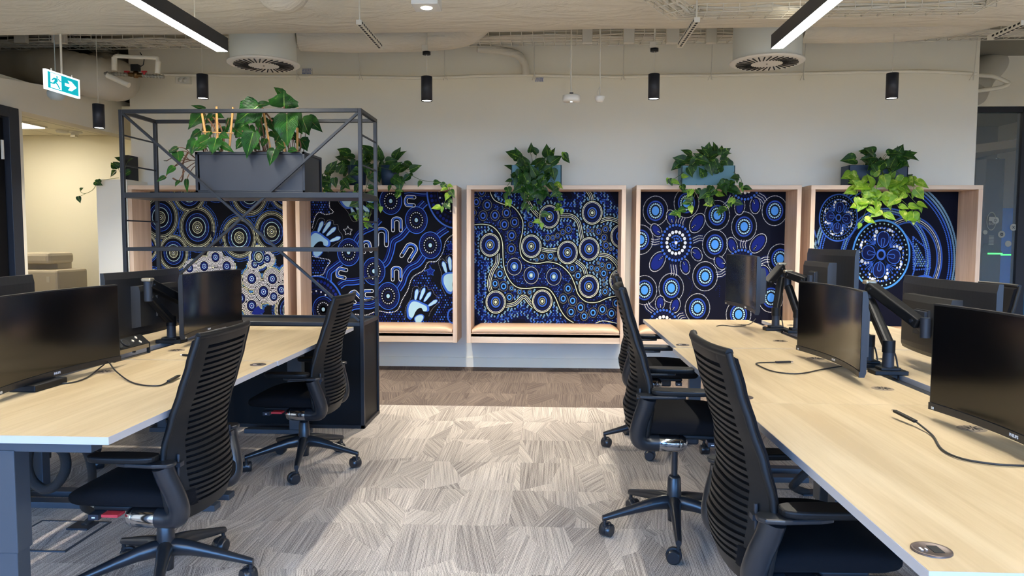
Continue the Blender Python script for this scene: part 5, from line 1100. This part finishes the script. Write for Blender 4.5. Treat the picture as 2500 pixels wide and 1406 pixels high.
# ------------------------------------------------------------------ plants
def leaf_mat(name, c1, c2, c3, rough=.35, vs=26, th=.62, vein=0, tr_=.28):
    m = bpy.data.materials.new(name); m.use_nodes = True; nt = m.node_tree; b = nt.nodes['Principled BSDF']; b.inputs['Roughness'].default_value = rough
    L = nt.links.new; tc = nt.nodes.new('ShaderNodeTexCoord'); n = nt.nodes.new('ShaderNodeTexNoise'); n.inputs['Scale'].default_value = vs; n.inputs['Detail'].default_value = 3; n.inputs['Distortion'].default_value = 1
    L(tc.outputs['Object'], n.inputs['Vector']); r = nt.nodes.new('ShaderNodeValToRGB'); el = r.color_ramp.elements
    el[0].position = .38; el[0].color = lin(c1); el[1].position = th; el[1].color = lin(c2); e3 = el.new(min(.99, th + .05)); e3.color = lin(c3)
    # ribs running from the midrib to the rim
    at = nt.nodes.new('ShaderNodeAttribute'); at.attribute_name = 'leafuv'; sp_ = nt.nodes.new('ShaderNodeSeparateXYZ'); L(at.outputs['Vector'], sp_.inputs[0])
    def mt(op, a, c):
        q = nt.nodes.new('ShaderNodeMath'); q.operation = op
        for i, x in enumerate((a, c)):
            if isinstance(x, (int, float)): q.inputs[i].default_value = x
            elif x is not None: L(x, q.inputs[i])
        return q.outputs[0]
    av = mt('ABSOLUTE', sp_.outputs[1], None); ph = mt('MULTIPLY', mt('SUBTRACT', sp_.outputs[0], mt('MULTIPLY', av, .45)), 56.0); sn = mt('POWER', mt('ABSOLUTE', mt('SINE', ph, None), None), .5)
    mid = mt('GREATER_THAN', av, .035); hgt = mt('MULTIPLY', sn, mid)
    bp = nt.nodes.new('ShaderNodeBump'); bp.inputs['Strength'].default_value = vein; bp.inputs['Distance'].default_value = .01; L(hgt, bp.inputs['Height']); L(bp.outputs[0], b.inputs['Normal'])
    mxc = nt.nodes.new('ShaderNodeMix'); mxc.data_type = 'RGBA'; mxc.inputs[6].default_value = lin(c3); L(mid, mxc.inputs[0]); L(r.outputs[0], mxc.inputs[7]); L(n.outputs['Fac'], r.inputs[0])
    L(mxc.outputs[2], b.inputs['Base Color'])
    tr = nt.nodes.new('ShaderNodeBsdfTranslucent'); mx = nt.nodes.new('ShaderNodeMixShader'); mx.inputs[0].default_value = tr_; L(mxc.outputs[2], tr.inputs[0])
    out = nt.nodes['Material Output']; L(b.outputs[0], mx.inputs[1]); L(tr.outputs[0], mx.inputs[2]); L(mx.outputs[0], out.inputs[0])
    return m
POTHOS = leaf_mat('pothos_leaf', (26, 62, 24), (50, 98, 34), (150, 178, 70), vein=.25, th=.64)
LIME = leaf_mat('lime_and_spotlit_leaf', (104, 152, 38), (146, 186, 52), (206, 218, 104), .35, 13, vein=.25, th=.6, tr_=.35)  # lime variegation; also paints spotlight onto the rightmost plant
PHILO = leaf_mat('philodendron_leaf', (22, 64, 26), (46, 104, 34), (110, 156, 66), .22, 7, .66, vein=.7, tr_=.2)
STEM = mat('green_stem', (84, 106, 44), .6); BSTEM = mat('brown_stem', (110, 72, 46), .7)
HL = [(-.09, .17), (-.04, .32), (.08, .43), (.22, .46), (.38, .42), (.54, .33), (.70, .21), (.84, .10), (1.0, 0)]
def leaf(m, base, tip, nrm, width=.9, fold=.25, droop=.15, lobes=0, stalk=0, mi=0):
    b, t = Vector(base), Vector(tip); d = t - b; L = d.length
    if L < 1e-5: return
    d.normalize(); n = Vector(nrm); n = (n - d * n.dot(d)); n = n.normalized() if n.length > 1e-4 else d.orthogonal().normalized(); s = d.cross(n); vs = []
    for (u, w) in HL:
        if lobes and .05 < u < .95: w = w * (1 + lobes * math.sin(u * 21))
        w = w * width * L; z = -droop * L * u * u; c = b + d * max(u, 0) * L + n * z
        e = b + d * u * L + n * z
        m.a += [(u, -k_, 0) for k_ in (1, .5, 0, -.5, -1)]
        vs += [e - s * w + n * w * fold, e - s * w * .5 + n * w * fold * .75, c, e + s * w * .5 + n * w * fold * .75, e + s * w + n * w * fold]
    o = [(5 * i + j, 5 * i + j + 1, 5 * i + j + 6, 5 * i + j + 5) for i in range(len(HL) - 1) for j in range(4)]
    m.add(vs, o, mi, True)
def hang_plant(name, label, group, Y, cloud, n, vines, seed, lw=.085, pot=None, ymin=7.25, vleaf=(.06, .1), extra=None, spotlit_from=0):
    """cloud: list of picture ellipses (cx, cy, rx, ry) at depth Y; vines: picture polylines hanging in front"""
    rnd = random.Random(seed); c0 = aty(cloud[0][0], cloud[0][1] + cloud[0][3], Y); t = thing(name, (c0.x, Y, c0.z), label, 'plant', group)
    if pot: pot(t)
    fo = MB(); stm = MB(); root = aty(cloud[0][0], cloud[0][1] + cloud[0][3] * .7, Y)
    for k in range(n):
        cx, cy, rx, ry = cloud[k % len(cloud)]; a = rnd.uniform(0, 2 * math.pi); q = rnd.random() ** .5
        px, py = cx + rx * q * math.cos(a), cy + ry * q * math.sin(a); y = min(Y + rnd.uniform(-.16, .12), 7.66) if Y > 7 else Y + rnd.uniform(-.15, .15); p = aty(px, py, y)
        an = math.atan2(py - cy - ry * .8, px - cx) + rnd.uniform(-.9, .9) if py < cy else rnd.uniform(.2, 2.9); L = lw * rnd.uniform(.7, 1.25)
        d = Vector((math.cos(an), rnd.uniform(-.5, .1), -math.sin(an) * .8 - .1)).normalized(); nr = Vector((rnd.uniform(-.6, .6), -1, rnd.uniform(.2, 1.3)))
        tip = p + d * L
        if tip.y > 7.74: tip.y = 7.72
        if p.y > 7.33 and Y > 7 and (p.z < 1.885 or tip.z < 1.885): sh = 7.31 - max(p.y, tip.y); p.y += sh; tip.y += sh
        leaf(fo, p, tip, nr, rnd.uniform(.72, 1.0), rnd.uniform(.1, .4), rnd.uniform(.05, .3), mi=1 if spotlit_from and py > spotlit_from and p.y < 7.5 else 0)  # low front leaves coloured lime as if caught by the spotlight
        if k % 3 == 0: stm.tube([root.lerp(p, .25) + Vector((0, 0, .0)), root.lerp(p, .7) + Vector((0, 0, .02)), p], .0022, 5)
    for v in vines:
        pts = []
        for i, (px, py) in enumerate(v): 
            p = aty(px, py, min(Y, 7.4) if (i == 0 and Y > 7) else (ymin + .02 if Y > 7 else Y - .1)); pts.append(p)
        sp_ = spline(pts, 5); stm.tube(sp_, .0024, 5); i = 2
        while i < len(sp_):
            p = sp_[i]; L = rnd.uniform(*vleaf); an = rnd.uniform(-.4, 3.5); d = Vector((math.cos(an), rnd.uniform(-.6, .0), -abs(math.sin(an)) * .9)).normalized(); q = p + Vector((d.x * .02, -.008, -.01))
            leaf(fo, q, q + d * L, Vector((rnd.uniform(-.5, .5), -1, rnd.uniform(.1, .9))), rnd.uniform(.7, .95), .2, .15, mi=1 if spotlit_from or rnd.random() < .22 else 0); i += rnd.choice((2, 3, 3))
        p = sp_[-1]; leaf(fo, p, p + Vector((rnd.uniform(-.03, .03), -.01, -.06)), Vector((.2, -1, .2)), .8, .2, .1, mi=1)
    if extra: extra(fo, stm)
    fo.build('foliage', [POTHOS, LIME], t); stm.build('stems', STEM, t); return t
def box_pot(x0, x1, y0, y1, mt, Y=7.44, d=.2):
    def f_(t):
        a, b = aty(x0, y0, Y), aty(x1, y1, Y); m = MB(); z0 = 1.874; z1 = a.z; th = .012
        m.b2((a.x, Y, z0), (b.x, Y + th, z1)); m.b2((a.x, Y + d - th, z0), (b.x, Y + d, z1)); m.b2((a.x, Y, z0), (a.x + th, Y + d, z1)); m.b2((b.x - th, Y, z0), (b.x, Y + d, z1)); m.b2((a.x + .002, Y + .002, z0), (b.x - .002, Y + d - .002, z0 + .01)); m.build('pot', mt, t, bevel=.003)
        MB().b2((a.x + th, Y + th, z1 - .05), (b.x - th, Y + d - th, z1 - .03)).build('soil', SOIL, t)
    return f_
G_ = 'pothos plants on top of the wall booths'
def twin(t):
    for (x, w) in ((872, 24), (952, 24)):
        a = aty(x, 405, 7.5); b = aty(x, 450, 7.5); r = w * 7.5 / 1817; z0 = 1.874
        MB().lathe((a.x, 7.5, 0), [(0, z0), (r * .8, z0), (r, a.z), (r * .92, a.z), (r * .86, a.z - .03), (0, a.z - .03)], 28).build('pot', NAVYP, t)
def blackpot(t):
    a = aty(300, 380, 7.5); b = aty(323, 437, 7.5); MB().b2((a.x, 7.44, 1.934), (b.x, 7.62, a.z)).build('pot', BLACKP, t, bevel=.003)
hang_plant('pothos_plant', 'small pothos trailing left off the white side box', G_, 7.5, [(300, 412, 22, 24)], 16, [], 3, .08, blackpot, extra=lambda fo, st: (st.tube(spline([aty(290, 434, 7.42), aty(262, 438, 7.30), aty(240, 442, 7.28), aty(228, 462, 7.26), aty(210, 472, 7.25), aty(199, 470, 7.25), aty(195, 463, 7.25)]), .0024, 5), st.tube(spline([aty(210, 472, 7.25), aty(198, 478, 7.25), aty(193, 482, 7.25)]), .002, 5),
    leaf(fo, aty(196, 463, 7.24), aty(203, 458, 7.24), (0, -1, .3), 1), leaf(fo, aty(191, 480, 7.24), aty(196, 496, 7.24), (.4, -1, .2), .8), leaf(fo, aty(232, 444, 7.27), aty(250, 452, 7.27), (.1, -1, .3), .9), leaf(fo, aty(246, 440, 7.27), aty(236, 450, 7.27), (.1, -1, .3), .9)))
hang_plant('pothos_plant', 'pothos in two dark blue pots spreading along the booth right of the shelf unit', G_, 7.5, [(872, 392, 34, 26), (940, 390, 50, 26), (905, 410, 60, 26), (815, 430, 34, 20), (960, 425, 50, 20)], 64,
           [[(850, 430), (842, 452), (835, 470)], [(900, 440), (890, 480), (905, 520), (893, 545)], [(880, 440), (875, 470), (880, 505), (868, 525)], [(915, 445), (920, 475), (930, 505)], [(990, 420), (1030, 440), (1070, 444), (1093, 452), (1098, 470), (1088, 490), (1078, 505)], [(960, 430), (955, 455), (975, 470)], [(800, 430), (785, 440), (790, 470)]], 11, .115, twin)
hang_plant('pothos_plant', 'dense dark pothos in a blue planter on the central booth', G_, 7.5, [(1305, 398, 56, 28), (1300, 425, 52, 30), (1310, 450, 46, 22)], 74,
           [[(1262, 430), (1238, 455), (1240, 490)], [(1285, 450), (1285, 490), (1290, 500)], [(1330, 440), (1350, 470), (1368, 495), (1372, 510)], [(1310, 450), (1310, 490), (1318, 520), (1322, 545)], [(1345, 440), (1365, 455), (1362, 470)], [(1370, 385), (1376, 372)]], 12, .118, box_pot(1248, 1371, 403, 452, TEAL))
hang_plant('pothos_plant', 'pothos in a pale teal planter on the booth with the bright blue eyes', G_, 7.5, [(1730, 385, 52, 18), (1720, 400, 66, 14), (1745, 440, 44, 34)], 58,
           [[(1670, 420), (1640, 440), (1632, 435)], [(1660, 440), (1675, 465), (1690, 462)], [(1700, 450), (1695, 480), (1680, 505), (1655, 518)], [(1745, 460), (1740, 490), (1755, 510), (1770, 505)], [(1770, 440), (1790, 475), (1795, 490), (1780, 490)], [(1790, 420), (1808, 435), (1812, 455)], [(1720, 450), (1730, 480)]], 13, .112, box_pot(1664, 1794, 404, 452, TEAL))
hang_plant('pothos_plant', 'pothos painted spotlit yellow-green in a dark teal planter on the rightmost booth', G_, 7.5, [(2145, 390, 62, 18), (2135, 425, 60, 22), (2150, 450, 60, 24), (2130, 465, 50, 20), (2150, 388, 66, 16)], 84,
           [[(2100, 440), (2105, 480), (2116, 505), (2100, 545)], [(2135, 455), (2142, 490), (2158, 520)], [(2180, 440), (2195, 480), (2225, 510), (2240, 530)], [(2200, 430), (2215, 470), (2245, 505)], [(2165, 455), (2190, 500), (2205, 525)], [(2225, 425), (2232, 440), (2230, 470)], [(2095, 450), (2090, 480), (2098, 500)]], 14, .125, box_pot(2073, 2216, 403, 452, NAVYP), vleaf=(.09, .13), spotlit_from=420)
# philodendrons in the trough; leaf coordinates are read in a close view of the trough
def cp(x, y, Y): return aty(400 + x / 5.021, 200 + y / 5.021, Y)
PH = [
 ('philodendron', 'leafy philodendron at the left end of the trough, tied to three bamboo canes', [
  (470, 385, 290, 585, .8, 5.42), (500, 330, 330, 285, .4, 5.4), (600, 400, 505, 520, .8, 5.45), (640, 390, 735, 440, .6, 5.42), (440, 600, 300, 705, .8, 5.35), (500, 560, 600, 640, .7, 5.45), (640, 700, 590, 895, 1.05, 5.18), (540, 700, 350, 800, .8, 5.22), (480, 790, 400, 850, .9, 5.2), (400, 740, 340, 905, .8, 5.2), (390, 720, 260, 830, .8, 5.22),
  (250, 880, 275, 1010, .9, 5.28), (260, 830, 140, 900, .7, 5.3), (220, 1060, 125, 1150, .7, 5.3), (115, 1180, 15, 1240, .7, 5.3), (240, 1220, 195, 1290, .6, 5.25), (290, 1200, 300, 1360, .35, 5.2), (130, 990, 100, 980, .6, 5.3), (100, 860, 55, 830, .6, 5.3), (760, 560, 700, 690, .8, 5.4), (800, 450, 780, 610, .5, 5.45), (560, 620, 540, 700, .9, 5.25), (700, 760, 860, 860, .45, 5.2), (700, 640, 800, 690, .7, 5.25), (460, 650, 420, 720, .8, 5.3), (560, 800, 500, 850, .7, 5.25), (670, 600, 750, 560, .6, 5.4), (620, 780, 720, 850, .6, 5.22)],
  [((465, 380), (520, 695)), ((645, 300), (658, 690)), ((850, 310), (800, 840))], [((220, 1060), (250, 950), (300, 860)), ((110, 1180), (215, 1220), (240, 1060)), ((540, 450), (640, 600), (720, 850)), ((600, 430), (700, 560), (760, 840))]),
 ('philodendron', 'tall philodendron in the middle of the trough with one big shining leaf', [
  (1150, 300, 850, 500, .95, 5.22), (1160, 285, 1330, 255, .5, 5.3), (1000, 510, 850, 640, .9, 5.45), (1110, 430, 975, 530, .9, 5.45), (1200, 440, 1150, 590, .9, 5.45), (1095, 620, 1005, 935, .75, 5.16), (900, 600, 1010, 680, .8, 5.4), (1060, 660, 920, 760, .8, 5.4), (1180, 560, 1240, 680, .8, 5.42), (960, 720, 880, 830, .8, 5.35), (1100, 760, 1180, 830, .8, 5.35), (1000, 800, 1080, 850, .7, 5.3), (1240, 700, 1200, 800, .8, 5.3), (1150, 480, 1020, 440, .7, 5.48), (1050, 560, 1130, 650, .8, 5.46), (930, 480, 860, 560, .7, 5.46), (860, 560, 930, 640, .7, 5.44), (1270, 480, 1200, 420, .7, 5.46), (1220, 600, 1120, 700, .7, 5.44), (880, 660, 960, 620, .6, 5.42)],
  [((1215, 330), (1305, 820))], [((1010, 200), (1100, 240), (1180, 310), (1250, 400)), ((960, 600), (1040, 700), (1080, 850)), ((1180, 560), (1150, 700), (1120, 850)), ((1330, 480), (1260, 390), (1180, 280))]),
 ('philodendron', 'philodendron at the right end of the trough, topped by a broad raised leaf', [
  (1475, 300, 1470, 110, 2.0, 5.4), (1470, 160, 1345, 60, .8, 5.42), (1500, 290, 1600, 300, .9, 5.4), (1510, 400, 1500, 800, .86, 5.2), (1600, 380, 1690, 600, .7, 5.28), (1700, 450, 1780, 655, .95, 5.45), (1770, 445, 1945, 615, .6, 5.46), (1355, 830, 1290, 1025, .7, 5.14), (1680, 700, 1760, 845, .95, 5.4), (1540, 830, 1645, 845, .7, 5.18), (1380, 840, 1500, 800, .5, 5.2), (1740, 720, 1660, 700, .6, 5.4), (1330, 600, 1400, 700, .9, 5.4), (1320, 500, 1380, 620, .8, 5.42), (1400, 740, 1480, 800, .8, 5.3), (1560, 640, 1640, 720, .8, 5.4), (1300, 460, 1350, 540, .8, 5.44), (1430, 620, 1360, 760, .8, 5.38), (1650, 560, 1700, 640, .7, 5.44)],
  [((1640, 320), (1635, 800)), ((1475, 330), (1480, 800))], [((1475, 300), (1475, 420), (1480, 820)), ((1650, 690), (1680, 780), (1660, 850)), ((1380, 840), (1230, 850), (1130, 855)), ((1370, 720), (1380, 800), (1400, 850))])]
for (nm, lb, L, canes, stems) in PH:
    rnd = random.Random(len(L)); b = cp(canes[0][1][0], 850, 5.4); t = thing(nm, (b.x, 5.4, PZ1 - .03), lb, 'plant', 'philodendrons in the trough'); fo, sm = MB(), MB()
    for (x0, y0, x1, y1, w, Y) in L:
        p0, p1 = cp(x0, y0, Y), cp(x1, y1, Y - .03)
        if p1.z < PZ1 + .01 and p1.y > 5.17: p1.y = 5.15; p0.y = min(p0.y, 5.185)
        leaf(fo, p0, p1, Vector((rnd.uniform(-.35, .35), -1, rnd.uniform(.1, .7))), w * 1.1, rnd.uniform(.08, .25), rnd.uniform(0, .12), lobes=.07 if w > .7 else 0)
        ll = (p1 - p0); sm.tube([p0 + Vector((0, .004, 0)), p0.lerp(p1, .5) + Vector((0, -.002, 0)) + Vector((0, 0, 0))], .0012, 4)
        base = Vector((p0.x * .6 + b.x * .4, 5.4, PZ1 - .04)); sm.tube(spline([base, base.lerp(p0, .6) + Vector((0, 0, .03)), p0], 3), .003, 5)
    for s_ in stems: sm.tube(spline([cp(x, y, 5.36) for x, y in s_], 4), .006, 7)
    fo.build('foliage', PHILO, t); sm.build('stems', BSTEM, t)
    for (a_, b_) in canes:
        p0, p1 = cp(*a_, 5.3), cp(*b_, 5.32); MB().tube([p0, p1.lerp(p0, -.15)], .0085, 8).build('bamboo_cane', BAMBOO, t)
    if len(canes) == 3: MB().tube([cp(480, 612, 5.29), cp(850, 628, 5.29)], .004, 6).build('cane_crossbar', BAMBOO, t)
